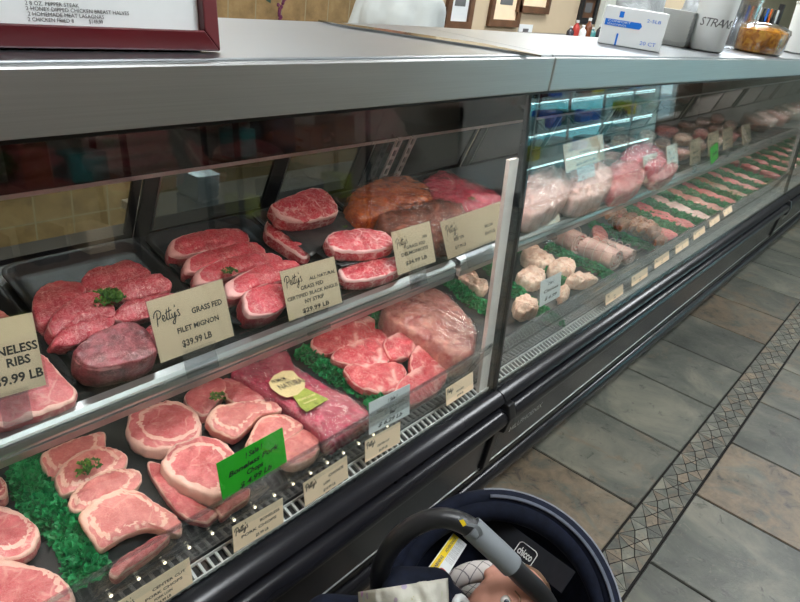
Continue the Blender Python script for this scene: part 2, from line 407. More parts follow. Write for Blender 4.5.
# ------------------------------------------------------------------ lettering
_tc = bpy.data.curves.new('tmp', 'FONT'); _to = bpy.data.objects.new('tmp', _tc); COL.objects.link(_to)
def text_geo(mb, s, x, y, size, shear=0.0, align='LEFT', mat=None, width=None, bold=0.0, rot=0.0):
    _tc.body = s; _tc.size = size; _tc.shear = shear; _tc.align_x = align; _tc.extrude = 0; _tc.offset = bold; _tc.resolution_u = 2
    dg = bpy.context.evaluated_depsgraph_get(); dg.update()
    me = bpy.data.meshes.new_from_object(_to.evaluated_get(dg), depsgraph=dg)
    vs = [v.co.copy() for v in me.vertices]
    if width and vs:
        w = max(v.x for v in vs) - min(v.x for v in vs)
        if w > 0:
            k = width/w
            for v in vs: v.x *= k
    ca, sa = math.cos(rot), math.sin(rot)
    vs = [Vector((x + v.x*ca - v.y*sa, y + v.x*sa + v.y*ca, 0)) for v in vs]
    if mat is not None: vs = [mat @ v for v in vs]
    mb.add(vs, [tuple(p.vertices) for p in me.polygons]); bpy.data.meshes.remove(me)
SCRIPT = [  # the looping hand-drawn shop name: strokes in letter units
 [(.02, -.12), (.10, .30), (.20, .82)], [(-.12, .52), (-.02, .80), (.22, .98), (.46, .86), (.46, .58), (.28, .40), (.12, .38)],
 [(.48, .22), (.66, .30), (.70, .46), (.58, .50), (.50, .28), (.58, .08), (.74, .14), (.82, .30)],
 [(.98, .86), (.86, .30), (.90, .08), (1.02, .14)], [(1.20, .92), (1.06, .32), (1.10, .08), (1.22, .16)], [(.80, .58), (1.05, .66), (1.34, .68)],
 [(1.28, .42), (1.28, .16), (1.40, .10), (1.52, .42)], [(1.56, .46), (1.46, -.10), (1.30, -.38), (1.22, -.22), (1.50, .04), (1.66, .18)],
 [(1.66, .98), (1.62, .80)], [(1.92, .50), (1.78, .52), (1.84, .30), (1.90, .12), (1.72, .08)],
]
def script_geo(mb, x, y, size, w=.07, rot=0.0, mat=None):
    ca, sa = math.cos(rot), math.sin(rot)
    for st in SCRIPT:
        p = catmull([(a, b, 0) for a, b in st], 4)
        v = []
        for i, q in enumerate(p):
            d = (p[min(i + 1, len(p) - 1)] - p[max(i - 1, 0)]).normalized(); nrm = Vector((-d.y, d.x, 0))*w*.5
            v += [q + nrm, q - nrm]
        v = [Vector((x + (a.x*ca - a.y*sa)*size, y + (a.x*sa + a.y*ca)*size, 0)) for a in v]
        if mat is not None: v = [mat @ q for q in v]
        mb.add(v, [(2*i, 2*i + 1, 2*i + 3, 2*i + 2) for i in range(len(p) - 1)])

# ------------------------------------------------------------------ planes of the case
SH = (Vector((0, .88, .866)), Vector((0, -.22, 1)).normalized())     # upper shelf, tray bottoms
DK = (Vector((0, .70, .612)), Vector((0, -.08, 1)).normalized())     # lower deck
def pl(px, py, plane, h=0.0): return on((px, py), plane[0] + plane[1]*h, plane[1])
def sz(y): return .86 + .22*(y - .88)
def dz(y): return .61 + .08*(y - .70)
# ================================================================== THE ROOM
XL, XR, YB, YF, ZC = -1.8, 15.0, 2.7, -3.0, 3.0
def struct(o): o['kind'] = 'structure'; return o
# floor: individual slate squares and a band of cut-stone mosaic running along the cases
def rect_tiles(v, f, tone, hue, x0, x1, y0, y1, gap=.0035):
    k = len(v); t = random.random(); h = random.random()
    a, b, c, d = x0 + gap, x1 - gap, y0 + gap, y1 - gap; i = .003
    v += [(a, c, -.006), (b, c, -.006), (b, d, -.006), (a, d, -.006), (a + i, c + i, 0), (b - i, c + i, 0), (b - i, d - i, 0), (a + i, d - i, 0)]
    tone += [t]*8; hue += [h]*8
    f += [(k + 4, k + 5, k + 6, k + 7)] + [(k + j, k + (j + 1) % 4, k + 4 + (j + 1) % 4, k + 4 + j) for j in range(4)]
v, f, tone, hue = [], [], [], []
PT = .4405
BY0, BY1 = .212, .335      # mosaic band
yrows = [(BY1 + PT*j, BY1 + PT*(j + 1)) for j in range(0, 6)]
for j, (y0, y1) in enumerate(yrows):
    x = 1.965 - PT*9 - (0 if j % 2 == 0 else .0)
    while x < XR: rect_tiles(v, f, tone, hue, x, x + PT, y0, min(y1, YB)); x += PT
for j in range(0, 11):
    y1 = BY0 - PT*j; y0 = y1 - PT; x = 2.205 - PT*10 - (0 if j % 2 == 0 else .22)
    while x < XR: rect_tiles(v, f, tone, hue, x, x + PT, max(y0, YF), y1); x += PT
fl = struct(mk('floor', v, f, M['slate'], attrs={'tone': tone, 'hue': hue}))
g = MB(); g.box((XL, YF, -.05), (XR, YB, -.0045)); gr = g.build('floor_grout', M['grout'], fl)
# the mosaic band: fans of thin triangles mirrored about the middle
v, f, tone, hue = [], [], [], []
def tri(*p, t=None):
    c = Vector((sum(q[0] for q in p)/len(p), sum(q[1] for q in p)/len(p)))
    k = len(v); tt = random.random() if t is None else t
    for q in p:
        d = Vector((q[0], q[1])); L = max((c - d).length, 1e-6); w = min(.3, .0024/L); d = d.lerp(c, w); v.append((d.x, d.y, .0008))
    h_ = random.random(); tone.extend([tt]*len(p)); hue.extend([h_]*len(p)); f.append(tuple(range(k, k + len(p))))
x = .2; W = BY1 - BY0; ym = (BY0 + BY1)/2; P_ = .20
def q_(a, b): return (x + a*P_, BY0 + .004 + (W - .008)*b)
while x < 9:
    tri(q_(0, 0), q_(.28, .30), q_(.5, 0)); tri(q_(.5, 0), q_(.28, .30), q_(.5, .5)); tri(q_(.5, 0), q_(.5, .5), q_(.72, .30)); tri(q_(.5, 0), q_(.72, .30), q_(1, 0))
    tri(q_(0, 0), q_(.12, .42), q_(.28, .30)); tri(q_(1, 0), q_(.72, .30), q_(.88, .42))
    tri(q_(0, 0), q_(0, .5), q_(.12, .42)); tri(q_(1, 0), q_(.88, .42), q_(1, .5))
    tri(q_(.12, .42), q_(.28, .30), q_(.5, .5), q_(.28, .70), q_(.12, .58)); tri(q_(.88, .42), q_(.88, .58), q_(.72, .70), q_(.5, .5), q_(.72, .30))
    tri(q_(0, .5), q_(.12, .42), q_(.12, .58)); tri(q_(1, .5), q_(.88, .58), q_(.88, .42))
    tri(q_(0, 1), q_(.5, 1), q_(.28, .70)); tri(q_(.5, 1), q_(.5, .5), q_(.28, .70)); tri(q_(.5, 1), q_(.72, .70), q_(.5, .5)); tri(q_(.5, 1), q_(1, 1), q_(.72, .70))
    tri(q_(0, 1), q_(.28, .70), q_(.12, .58)); tri(q_(1, 1), q_(.88, .58), q_(.72, .70)); tri(q_(0, 1), q_(.12, .58), q_(0, .5)); tri(q_(1, 1), q_(1, .5), q_(.88, .58))
    x += P_
for i in range(len(f)):      # face the right way up
    a = [Vector(v[j]) for j in f[i]]
    if (a[1] - a[0]).cross(a[2] - a[0]).z < 0: f[i] = f[i][::-1]
struct(mk('floor_mosaic', v, f, M['mosaic'], fl, attrs={'tone': tone, 'hue': hue}))
g = MB(); g.box((XL, YF, ZC), (XR, YB, ZC + .1)); struct(g.build('ceiling', M['ceiling']))
# back wall: tiled on the left, cream painted on the right
TX = at_y(438, 10, YB).x
g = MB(); g.box((TX, YB, 0), (XR, YB + .1, ZC)); struct(g.build('wall_back', M['wall_cream']))
g = MB(); g.box((XL, YB - .015, 0), (TX, YB + .1, ZC)); wt = struct(g.build('wall_back_tiled', M['walltile']))
g = MB(); g.box((XL - .1, YF, 0), (XL, YB, ZC)); struct(g.build('wall_left', M['wall_dim']))
g = MB(); g.box((XR, YF, 0), (XR + .1, YB, ZC)); struct(g.build('wall_right', M['wall_dim']))
# storefront wall with a row of tall windows
g = MB(); wins = [(7.6 + i*1.5, 7.6 + i*1.5 + 1.38) for i in range(4)]
g.box((XL, YF - .1, 0), (7.54, YF, ZC)); g.box((7.54, YF - .1, 2.5), (XR, YF, ZC)); g.box((7.54, YF - .1, 0), (XR, YF, .15)); g.box((13.6, YF - .1, .15), (XR, YF, 2.5))
struct(g.build('wall_front', M['wall_dim']))
for i, (a, b) in enumerate(wins):
    if b > XR: continue
    g = MB(); z0, z1, w = .15, 2.5, .06
    g.box((a - .06, YF - .08, z0), (a, YF, z1)); g.box((b, YF - .08, z0), (b + .06, YF, z1)); g.box((a, YF - .08, z0), (b, YF, z0 + w)); g.box((a, YF - .08, z1 - w), (b, YF, z1)); g.box((a, YF - .08, 1.1), (b, YF, 1.14))
    fr = struct(g.build(f'window_{i+1}', M['rail']))
    g = MB(); g.box((a, YF - .045, z0 + w), (b, YF - .04, z1 - w)); g.build('window_pane', M['window_glass'], fr)
# outdoors beyond the storefront
g = MB(); g.box((0, YF - 14, -.12), (24, YF - .1, -.06)); struct(g.build('ground_outside', simple('pale pavement', srgb(150, 160, 165), .8)))

# ================================================================== THE DISPLAY CASES
YR = 1.25
def case(x0, x1, label, left_end, first):
    root = empty('meat_display_case', (x0, .757, 0), label, 'display case', 'refrigerated meat cases in one long run')
    off = Matrix.Translation((-x0, -.757, 0))
    def B(mb, name, m, **kw):
        mb.v = [off @ (p + Vector((0, 0, -.013*max(0, p.x - 1.37)*min(1, max(0, (p.z - 1.12)/.2))))) for p in mb.v]; return mb.build(name, m, root, **kw)
    a, b = x0 + .002, x1 - .002
    # cabinet body
    g = MB(); g.prism([(.80, .10), (1.44, .10), (1.44, .90), (1.30, .90), (1.29, .60), (.70, .575), (.70, .50), (.80, .45)], a, b); B(g, 'cabinet_body', M['black_satin'])
    g = MB(); g.prism([(.785, 0), (1.40, 0), (1.40, .10), (.785, .10)], a, b); B(g, 'plinth', M['black_satin'])
    # lower front: sill, rounded bumper, panel, lower bumper, kick rail
    g = MB(); g.prism([(.668, .578), (.640, .568), (.628, .552), (.640, .535), (.70, .530), (.70, .578)], a, b); B(g, 'glass_sill', M['black_gloss'], smooth=True)
    g = MB(); g.prism([(.70, .528)] + [(.640 - .030*math.sin(t*PI/8), .495 + .03*math.cos(t*PI/8)) for t in range(9)] + [(.70, .462)], a, b); B(g, 'bumper', M['black_gloss'], smooth=True)
    g = MB(); g.prism([(.72, .455), (.650, .452), (.662, .30), (.672, .292), (.72, .290)], a, b); fp = B(g, 'front_panel', M['black_gloss'])
    g = MB(); g.prism([(.74, .285), (.670, .282), (.668, .272), (.690, .262), (.697, .20), (.74, .198)], a, b); B(g, 'lower_panel', M['black_gloss'])
    g = MB(); g.prism([(.76, .19)] + [(.705 - .025*math.sin(t*PI/8), .155 + .032*math.cos(t*PI/8)) for t in range(9)] + [(.76, .12)], a, b); B(g, 'lower_bumper', M['black_gloss'], smooth=True)
    g = MB(); g.prism([(.79, .118), (.728, .115), (.735, .06), (.752, .05), (.756, .0), (.79, 0)], a, b); B(g, 'kick_plate', M['black_gloss'])
    if first:
        g = MB(); g.prism([(.6495, .452), (.6470, .449), (.6470, .444), (.6500, .441)], a, b - .03); B(g, 'chrome_strip', M['chrome'])
    g = MB(); g.prism([(.6635, .300), (.6605, .298), (.6608, .2945), (.6640, .293)], a, b); B(g, 'chrome_strip', M['rail'])
    # joint cover at the left end
    if left_end:
        g = MB(); g.prism([(.62, .54), (.607, .50), (.615, .452), (.640, .445), (.652, .30), (.660, .285), (.70, .30), (.70, .54)], x0 + .006, x0 + .04); B(g, 'joint_cover', M['black_satin'], bevel=.004)
        badge = MB(); R_ = Matrix.Translation((x0 + .10, .6475, .39)) @ Matrix.Rotation(PI/2 + .07, 4, 'X')
        text_geo(badge, 'HILLPHOENIX', 0, 0, .028, 0, 'LEFT', R_, .19)
        for p in badge.v: p.y -= .0035
        bd = B(badge, 'maker_badge', M['rail'])
    # fascia and counter top
    g = MB(); g.box((a, .708, 1.341), (b, .738, 1.412)); B(g, 'fascia', M['steel'], bevel=.003)
    g = MB(); g.box((a, .716, 1.406), (b, 1.095, 1.416)); B(g, 'counter_top', M['steel_top'], bevel=.002)
    g = MB(); g.box((a, .725, 1.332), (b, .745, 1.342)); B(g, 'glass_gasket', M['black_satin'])
    g = MB(); g.box((a, .80, 1.344), (b, 1.09, 1.404)); B(g, 'canopy', M['black_satin'])
    # rear header and sliding rear doors, leaning in towards the top
    g = MB(); g.prism([(1.118, 1.34), (1.198, 1.10), (1.210, 1.105), (1.130, 1.345)], a, b); B(g, 'rear_header', M['dark_header'])
    g = MB(); g.prism([(1.196, 1.104), (1.200, 1.094), (1.212, 1.097), (1.208, 1.107)], a, b); B(g, 'header_trim', M['pinklit_std'])
    n = max(1, round((x1 - x0)/.52)); bounds = [x0 + (x1 - x0)*i/n for i in range(n + 1)]
    if first: bounds = [-1.2, -.45, .10, .70, 1.06, 1.372]; n = 5
    ln = (1.262 - 1.204)/(.935 - 1.10)
    for i in range(n):
        p, q = bounds[i], bounds[i + 1]
        d = (0.0 if i % 2 else .010)
        g = MB()
        for (s0, s1) in ((p, p + .035), (q - .02, q)): g.prism([(1.204 + d, 1.10), (1.262 + d, .935), (1.270 + d, .935), (1.212 + d, 1.10)], s0, s1)
        g.prism([(1.256 + d, .953), (1.262 + d, .935), (1.270 + d, .935), (1.264 + d, .953)], p + .035, q - .02)
        dr = B(g, 'rear_door', M['black_satin'])
        g = MB(); g.prism([(1.206 + d, 1.10), (1.257 + d, .953), (1.260 + d, .953), (1.209 + d, 1.10)], p + .035, q - .02)
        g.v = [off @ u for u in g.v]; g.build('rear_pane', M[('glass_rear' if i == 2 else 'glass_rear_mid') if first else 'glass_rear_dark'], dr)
        g = MB(); g.prism([(1.2025 + d, 1.10), (1.2535 + d, .953), (1.2575 + d, .953), (1.2065 + d, 1.10)], p + .034, p + .0375)
        g.v = [off @ u for u in g.v]; g.build('pane_edge', M['rail'], dr)
    # lower deck with its liner, and back wall above it
    g = MB(); g.prism([(.70, dz(.70) - .004), (1.285, dz(1.285) - .004), (1.285, dz(1.285) - .02), (.70, dz(.70) - .02)], a, b); B(g, 'deck', M['deck'])
    g = MB(); g.prism([(1.275, .64), (1.288, .64), (1.288, .93), (1.275, .93)], a, b); B(g, 'rear_panel', M['black_satin'])
    # upper shelf with rail and brackets
    g = MB(); g.prism([(.872, sz(.872)), (1.262, sz(1.262)), (1.262, sz(1.262) - .012), (.872, sz(.872) - .012)], a, b); B(g, 'shelf', M['black_satin'])
    g = MB()
    g.prism([(.872, .877), (.858, .874), (.853, .868), (.855, .862), (.862, .861), (.862, .868), (.872, .870)], a + .01, b - .01)
    g.prism([(.868, .862), (.852, .860), (.849, .852), (.851, .846), (.860, .844), (.868, .848)], a + .01, b - .01)
    g.prism([(.864, .846), (.850, .843), (.853, .828), (.862, .830)], a + .01, b - .01); rl = B(g, 'shelf_rail', M['rail'])
    g = MB(); g.prism([(.874, .873), (.880, .874), (.881, .886), (.877, .886)], a + .01, b - .01); B(g, 'price_channel', M['acrylic'])
    xs = x0 + .35
    while xs < x1:
        g = MB(); g.prism([(.90, .852), (1.25, .925), (1.25, .86), (.95, .845)], xs, xs + .008); B(g, 'shelf_bracket', M['black_satin']); xs += .9
    # lamp tubes
    g = MB(); g.tube([(a + .04, .768, 1.372), (b - .04, .768, 1.372)], .012, 10); B(g, 'lamp_tube', M['tube'], smooth=True)
    g = MB(); g.tube([(a + .04, .90, .838), (b - .04, .90, .838)], .005, 8); B(g, 'shelf_lamp_tube', M['tube'], smooth=True)
    # air grille, acrylic lip, glowing dots standing in for the leds mirrored in the lip
    g = MB(); g.prism([(.672, .583), (.700, .590), (.700, .586), (.672, .579)], a, b); gg = B(g, 'grille_pan', M['black_satin'])
    g = MB(); g.box((a, .671, .586), (b, .6735, .592)); g.box((a, .695, .594), (b, .698, .600))
    xs = a + .003
    while xs < b - .01:
        g.add([(xs, .671, .589), (xs + .005, .671, .589), (xs + .005, .698, .598), (xs, .698, .598), (xs, .671, .584), (xs + .005, .671, .584), (xs + .005, .698, .592), (xs, .698, .592)],
              [(0, 1, 2, 3), (0, 4, 5, 1), (3, 2, 6, 7), (0, 3, 7, 4), (1, 5, 6, 2)]); xs += .0175
    B(g, 'air_grille', M['white_metal'])
    g = MB(); g.prism([(.700, .60), (.680, .722), (.684, .723), (.704, .60)], a + .005, b - .04); B(g, 'front_lip', M['acrylic'])
    g = MB(); g.prism([(.6795, .719), (.6788, .7245), (.6850, .7255), (.6848, .720)], a + .005, b - .04); B(g, 'lip_edge', M['acrylic_holder'])
    g = MB(); g.box((a + .03, .6915, .646), (b - .05, .694, .658)); carrier = B(g, 'glint_carrier', M['acrylic'])
    if first:
        g = MB(); g.lathe([(.0028, 0), (.0022, .0016), (.0006, .0025)], 8, Matrix.Rotation(PI/2, 4, 'X')); led_glint = g.build('led_glint', M['led_glint'], carrier)
        xs = (.18 if first else 2.1); led_glint.location = off @ Vector((xs, .690, .652)); xs += .045
        while xs < (.98 if first else 2.55):
            c = led_glint.copy(); COL.objects.link(c); c.location = off @ Vector((xs, .690, .652)); xs += .045
    # mullion and post at the right end
    g = MB(); g.prism([(.668, .575), (.729, 1.332), (.742, 1.332), (.681, .575)], x1 - .032, x1 - .010); B(g, 'end_panel', M['black_gloss'])
    g = MB(); g.prism([(.676, .585), (.727, 1.19), (.737, 1.19), (.686, .585)], x1 - .070, x1 - .030); B(g, 'white_post', M['post'])
    g = MB(); g.prism([(.660, .570), (.725, 1.333), (.734, 1.333), (.672, .570)], x1 - .010, x1 - .002); B(g, 'mullion', M['black_satin'])
    # front glass
    g = MB(); g.prism([(.6605, .572), (.7215, 1.334), (.7265, 1.334), (.6655, .572)], a + .001, b - .006); B(g, 'front_glass', M['glass'])
    # slotted standards on the back
    if left_end and x0 < 2:
        for X in (x0 + .10, x0 + .165):
            g = MB(); tilt = (1.262 - 1.204)/(1.10 - .935)
            def yy(z, d=0): return 1.198 + (1.10 - z)*tilt - d
            for (s0, s1) in ((X, X + .006), (X + .020, X + .026)): g.prism([(yy(1.10), 1.10), (yy(.94), .94), (yy(.94, .006), .94), (yy(1.10, .006), 1.10)], s0, s1)
            z = .945
            while z < 1.10: g.prism([(yy(z + .009), z + .009), (yy(z), z), (yy(z, .006), z), (yy(z + .009, .006), z + .009)], X + .006, X + .020); z += .03
            B(g, 'slotted_standard', M['pinklit_std'])
    return root
case(-1.2, 1.372, 'nearest glass-fronted black meat case under the red framed sign', False, True)
case(1.372, 4.72, 'middle long meat case with the cardboard box and bucket on top', True, False)
case(4.72, 8.4, 'farthest meat case at the right end of the run', True, False)


# ================================================================== FOOD GENERATORS
def frame_of(n):
    uy = (AYw - n*AYw.dot(n)).normalized(); ux = uy.cross(n); return ux, uy
AXw, AYw = Vector((1, 0, 0)), Vector((0, 1, 0))
def meat(name, label, cat, px, plane, kind, thick=.025, h=None, tilt=(0, 0), dome=.006, fat=.12, cap=0.0, capdir=90, group=None,
         wrap=False, rough=.0012, parent=None, seed=None, base=0.0, sidefat=None, eye=None):
    """a cut of meat whose top outline is px (screen points dropped on the real plane of its own top face)"""
    if h is None: h = base + thick
    cx = sum(p[0] for p in px)/len(px); cy = sum(p[1] for p in px)/len(px)
    P0 = pl(cx, cy, plane, h)
    n = (Matrix.Rotation(tilt[0], 3, 'X') @ Matrix.Rotation(tilt[1], 3, 'Y') @ plane[1]).normalized()
    ux, uy = frame_of(n)
    pts = []
    for p in px:
        q = on(p, P0, n) - P0; pts.append(Vector((q.dot(ux), q.dot(uy), 0)))
    area = sum(pts[i].x*pts[(i+1) % len(pts)].y - pts[(i+1) % len(pts)].x*pts[i].y for i in range(len(pts)))
    if area < 0: pts.reverse()
    cm = sum(pts, Vector())/len(pts); pts = [cm + (p - cm)*({'filet': .975, 'filet_dark': 1.0, 'shoulder': 1.14, 'ribeye': 1.0, 'breaded': .92, 'strip': 1.01}.get(kind, 1.04)) for p in pts]
    R = Matrix((ux, uy, n)).transposed().to_4x4(); R.translation = P0 - n*thick
    if eye is None and kind in ('pork', 'pork_thick') and cap > 0: eye = (.13, .74)
    o = meat_local(name, pts, thick, kind, dome, fat, cap, capdir, rough, seed, sidefat, eye=eye)
    o.matrix_world = R
    tag(o, label, cat, group)
    if wrap:
        w = meat_local('plastic_wrap', [p*1.03 for p in pts], thick + .004, None, dome*1.2, 0, 0, 0, .004, (seed or 3) + 5, None, M['wrap'], seg=64)
        w.parent = o; w.location = (0, 0, -.001)
    return o
def meat_local(name, pts, thick, kind, dome, fat, cap, capdir, rough, seed, sidefat, mat=None, seg=88, eye=None):
    if seed is None: seed = random.randint(0, 9999)
    N = seg; O = resample(catmull(pts, 8, True), N)
    c = sum(O, Vector())/N
    O = [c + (q - c)*(1 + .035*noise.noise(q*70 + Vector((seed*.31, 0, 0))) + .03*noise.noise(q*25 + Vector((0, seed*.17, 0)))) for q in O]
    size = sum((q - c).length for q in O)/N
    top = [.0, .12, .24, .36, .46, .54, .61, .67, .72, .77, .82, .865, .905, .94, .968]
    prof = [(r, thick + dome*(1 - r**2.6) - (thick*.05 if r > .95 else 0)) for r in top[1:]]
    prof += [(.988, thick*.90), (1.0, thick*.76), (1.004, thick*.5), (1.0, thick*.25), (.985, thick*.08), (.94, .0)]
    v = [c + Vector((0, 0, thick + dome))]; fa = [0.0]; rr = [0.0]
    so = Vector((seed*1.37 % 50, seed*.73 % 50, 0))
    for (r, z) in prof:
        for k in range(N):
            q = c + (O[k] - c)*r; ang = math.atan2(O[k].y - c.y, O[k].x - c.x)
            cw = cap*max(0, math.cos(ang - math.radians(capdir)))**1.5
            nz = noise.noise((q + so)*45); n2 = noise.noise((q + so)*130)
            thr = 1 - (fat*(.7 + .8*noise.noise(Vector((math.cos(ang)*2, math.sin(ang)*2, seed % 17)))) + cw)
            side = z < thick*.9 and r > .97
            fv = 0 if fat + cap <= 0 else max(0, min(1, (r + nz*.05 - thr)/.08 + .5))
            if eye:
                od = Vector((math.cos(math.radians(capdir)), math.sin(math.radians(capdir)), 0))*size*eye[0]
                qq = q - (c + od); aa = math.atan2(qq.y, qq.x); kk = int((math.atan2(qq.y, qq.x)/(2*PI))*N) % N
                jj = min(range(0, N, 4), key=lambda t_: abs(((math.atan2(O[t_].y - c.y, O[t_].x - c.x) - aa + PI) % (2*PI)) - PI)); RR = (O[jj] - c).length*eye[1]
                e_ = qq.length/max(1e-6, RR) + .06*noise.noise((q + so)*60)
                if abs(e_ - 1) < .075: fv = max(fv, .95)
                elif e_ > 1.07: fv = max(fv, .28 + .45*noise.noise((q + so)*95))
            if side: fv = (sidefat if sidefat is not None else .34 + (.5 if cw > .1 else cw))
            k_ = 1 if z > .001 else 0; nz += .6*noise.noise((q + so)*22)
            v.append(Vector((q.x, q.y, z + (nz*rough*2.4 + n2*rough)*k_)) + (q - c).normalized()*(n2*rough*1.2)); fa.append(fv)
    R_ = len(prof); f = [(0, 1 + k, 1 + (k + 1) % N) for k in range(N)]
    for i in range(R_ - 1):
        for k in range(N): f.append((1 + i*N + k, 1 + (i + 1)*N + k, 1 + (i + 1)*N + (k + 1) % N, 1 + i*N + (k + 1) % N))
    f.append(tuple(1 + (R_ - 1)*N + k for k in range(N))[::-1])
    return mk(name, v, f, mat or K[kind], smooth=True, attrs={'fat': fa})
def Z(ox, oy, s, *pts): return [(ox + x/s, oy + y/s) for x, y in pts]
def K2(*p): return Z(0, 200, 2.963, *p)
def K3(*p): return Z(0, 400, 2.963, *p)
def K5(*p): return Z(230, 140, 2.963, *p)
def K6(*p): return Z(230, 300, 2.963, *p)
def A1(*p): return Z(160, 360, 5, *p)
def R2(*p): return Z(530, 60, 2.963, *p)
def R3(*p): return Z(480, 180, 4.444, *p)

def leaf_cluster(rng, v, f, tone, c, n, size, up=.6, wav=5, amp=.35, seg=12):
    """one frilly leaf: a fan with a waved edge"""
    k = len(v); a = n.orthogonal().normalized(); b = n.cross(a); t = rng.random(); ph = rng.random()*6
    v.append(c); tone.append(max(0, t - .35))
    span = PI*1.35; a0 = rng.random()*6.28
    for ring, rr in ((1, .5), (2, 1.0)):
        for i in range(seg + 1):
            an = a0 + span*i/seg; w = math.sin(i/seg*PI*2*wav/2 + ph)*amp*rr*(.55 if ring == 1 else 1)
            v.append(c + (a*math.cos(an) + b*math.sin(an))*size*rr*(1 + .12*math.sin(i*2.3 + ph)) + n*size*(w + up*rr*rr)); tone.append(min(1, t*.8 + (.25 if ring == 2 else 0)))
    m = seg + 1
    for i in range(seg):
        f.append((k, k + 1 + i, k + 2 + i)); f.append((k + 1 + i, k + 1 + m + i, k + 2 + m + i, k + 2 + i))
def garland_mesh(L, W, Hh, seed, dens=1.0):
    rng = random.Random(seed); v = []; f = []; tone = []
    n = int(L*W*40000*dens)
    # woody strip core
    for i in range(n):
        s = rng.random(); lat = (rng.random()*2 - 1)
        wob = .12*W*math.sin(s*9 + seed)
        hz = Hh*(1 - lat*lat)*(.45 + .55*rng.random())
        c = Vector((lat*W*.42 + wob, (s - .5)*L, hz*.75))
        d = Vector((lat*.9 + rng.uniform(-.5, .5), rng.uniform(-.7, .7), rng.uniform(.35, 1))).normalized()
        leaf_cluster(rng, v, f, tone, c, d, rng.uniform(.008, .0135), rng.uniform(.2, .8))
    me_v = MB(); me_v.box((-W*.3, -L*.48, 0), (W*.3, L*.48, Hh*.35)); k = len(v); v += me_v.v; tone += [0]*8; f += [tuple(i + k for i in q) for q in me_v.f]
    return v, f, tone
def garland(label, p0, p1, plane, W=.05, Hh=.03, seed=1, group=None, dens=1.0, mesh=None, name='kale_garland'):
    A = pl(*p0, plane, Hh*.5); Bp = pl(*p1, plane, Hh*.5); d = A - Bp; L = d.length; d.normalize()
    n = plane[1]; ux = d.cross(n).normalized(); n2 = ux.cross(d)
    Rm = Matrix((ux, d, n2)).transposed().to_4x4(); Rm.translation = (A + Bp)/2 - n*Hh*.5 + n*.001
    if mesh is None:
        v, f, tone = garland_mesh(L, W, Hh, seed, dens); o = mk(name, v, f, M['garland'], attrs={'tone': tone})
    else:
        o = bpy.data.objects.new(name, mesh); COL.objects.link(o)
    o.matrix_world = Rm; tag(o, label, 'garland', group or 'green garland dividers'); return o
def parsley(label, px, plane, h, size=.022, seed=1, n=26):
    rng = random.Random(seed*7 + 1); P = pl(*px, plane, h)
    r = empty('parsley_sprig', P, label, 'parsley', 'parsley garnishes')
    g = MB(); v = []; f = []; tone = []
    for i in range(n):
        a = rng.random()*6.28; q = rng.random()**.6; e = Vector((math.cos(a)*size*q, math.sin(a)*size*q*.85, .003 + size*.55*(1 - q*.7)*rng.uniform(.4, 1)))
        if i % 3 == 0: g.tube([(0, 0, .0015), (e.x*.5, e.y*.5, e.z*.5 + .002), e], .0006, 4)
        d = Vector((e.x*12, e.y*12, .5 + rng.random()*.5)).normalized()
        leaf_cluster(rng, v, f, tone, e, d, size*rng.uniform(.18, .30), .5, 6, .4, 10)
    mk('leaves', v, f, M['parsley'], r, attrs={'tone': tone}); g.build('stems', M['parsley_stem'], r)
    return r
M['parsley_stem'] = simple('parsley stem', srgb(110, 140, 60), .5)

def tray(x0, x1, y0, y1, label, plane_z=sz, depth=.022, slope=.22, rim=.012, name='meat_tray', group='black moulded trays on the upper shelf'):
    cx, cy = (x0 + x1)/2, (y0 + y1)/2; w, l = (x1 - x0)/2, (y1 - y0)/2; ang = math.atan(slope); l = l/math.cos(ang)
    def ring(dw, z, rc):
        out = []
        for (sx, sy, a0) in ((1, 1, 0), (-1, 1, 90), (-1, -1, 180), (1, -1, 270)):
            for k in range(6):
                a = math.radians(a0 + 90*k/5); out.append(Vector((sx*(w - dw - rc) + rc*math.cos(a), sy*(l - dw - rc) + rc*math.sin(a), z)))
        return out
    spec = [(0, depth*.82, .03), (0, depth, .03), (.004, depth + .002, .03), (rim, depth, .028), (rim + .008, depth*.35, .022), (rim + .014, .006, .02), (rim + .020, .004, .018)]
    under = [(rim + .012, .0, .02), (rim + .003, depth*.6, .026)]
    v = []; f = []
    seq = spec + under; n = 24
    rings = [ring(*s) for s in spec]
    for r in rings: v += r
    for i in range(len(rings) - 1):
        for k in range(n): f.append((i*n + k, (i + 1)*n + k, (i + 1)*n + (k + 1) % n, i*n + (k + 1) % n)[::-1])
    f.append(tuple((len(rings) - 1)*n + k for k in range(n)))
    b0 = len(v)
    for s in ((0, depth*.82, .03), (rim - .002, depth*.7, .026), (rim + .010, .0005, .02)): v += ring(*s)
    for i in range(2):
        for k in range(n): f.append((b0 + i*n + k, b0 + i*n + (k + 1) % n, b0 + (i + 1)*n + (k + 1) % n, b0 + (i + 1)*n + k)[::-1])
    f.append(tuple(b0 + 2*n + k for k in range(n))[::-1])
    o = mk(name, v, f, M['black_tray'], smooth=True)
    o.matrix_world = Matrix.Translation((cx, cy, plane_z(cy) + .001)) @ Matrix.Rotation(ang, 4, 'X')
    bv = o.modifiers.new('edge', 'EDGE_SPLIT'); bv.split_angle = .9
    return tag(o, label, 'tray', group)

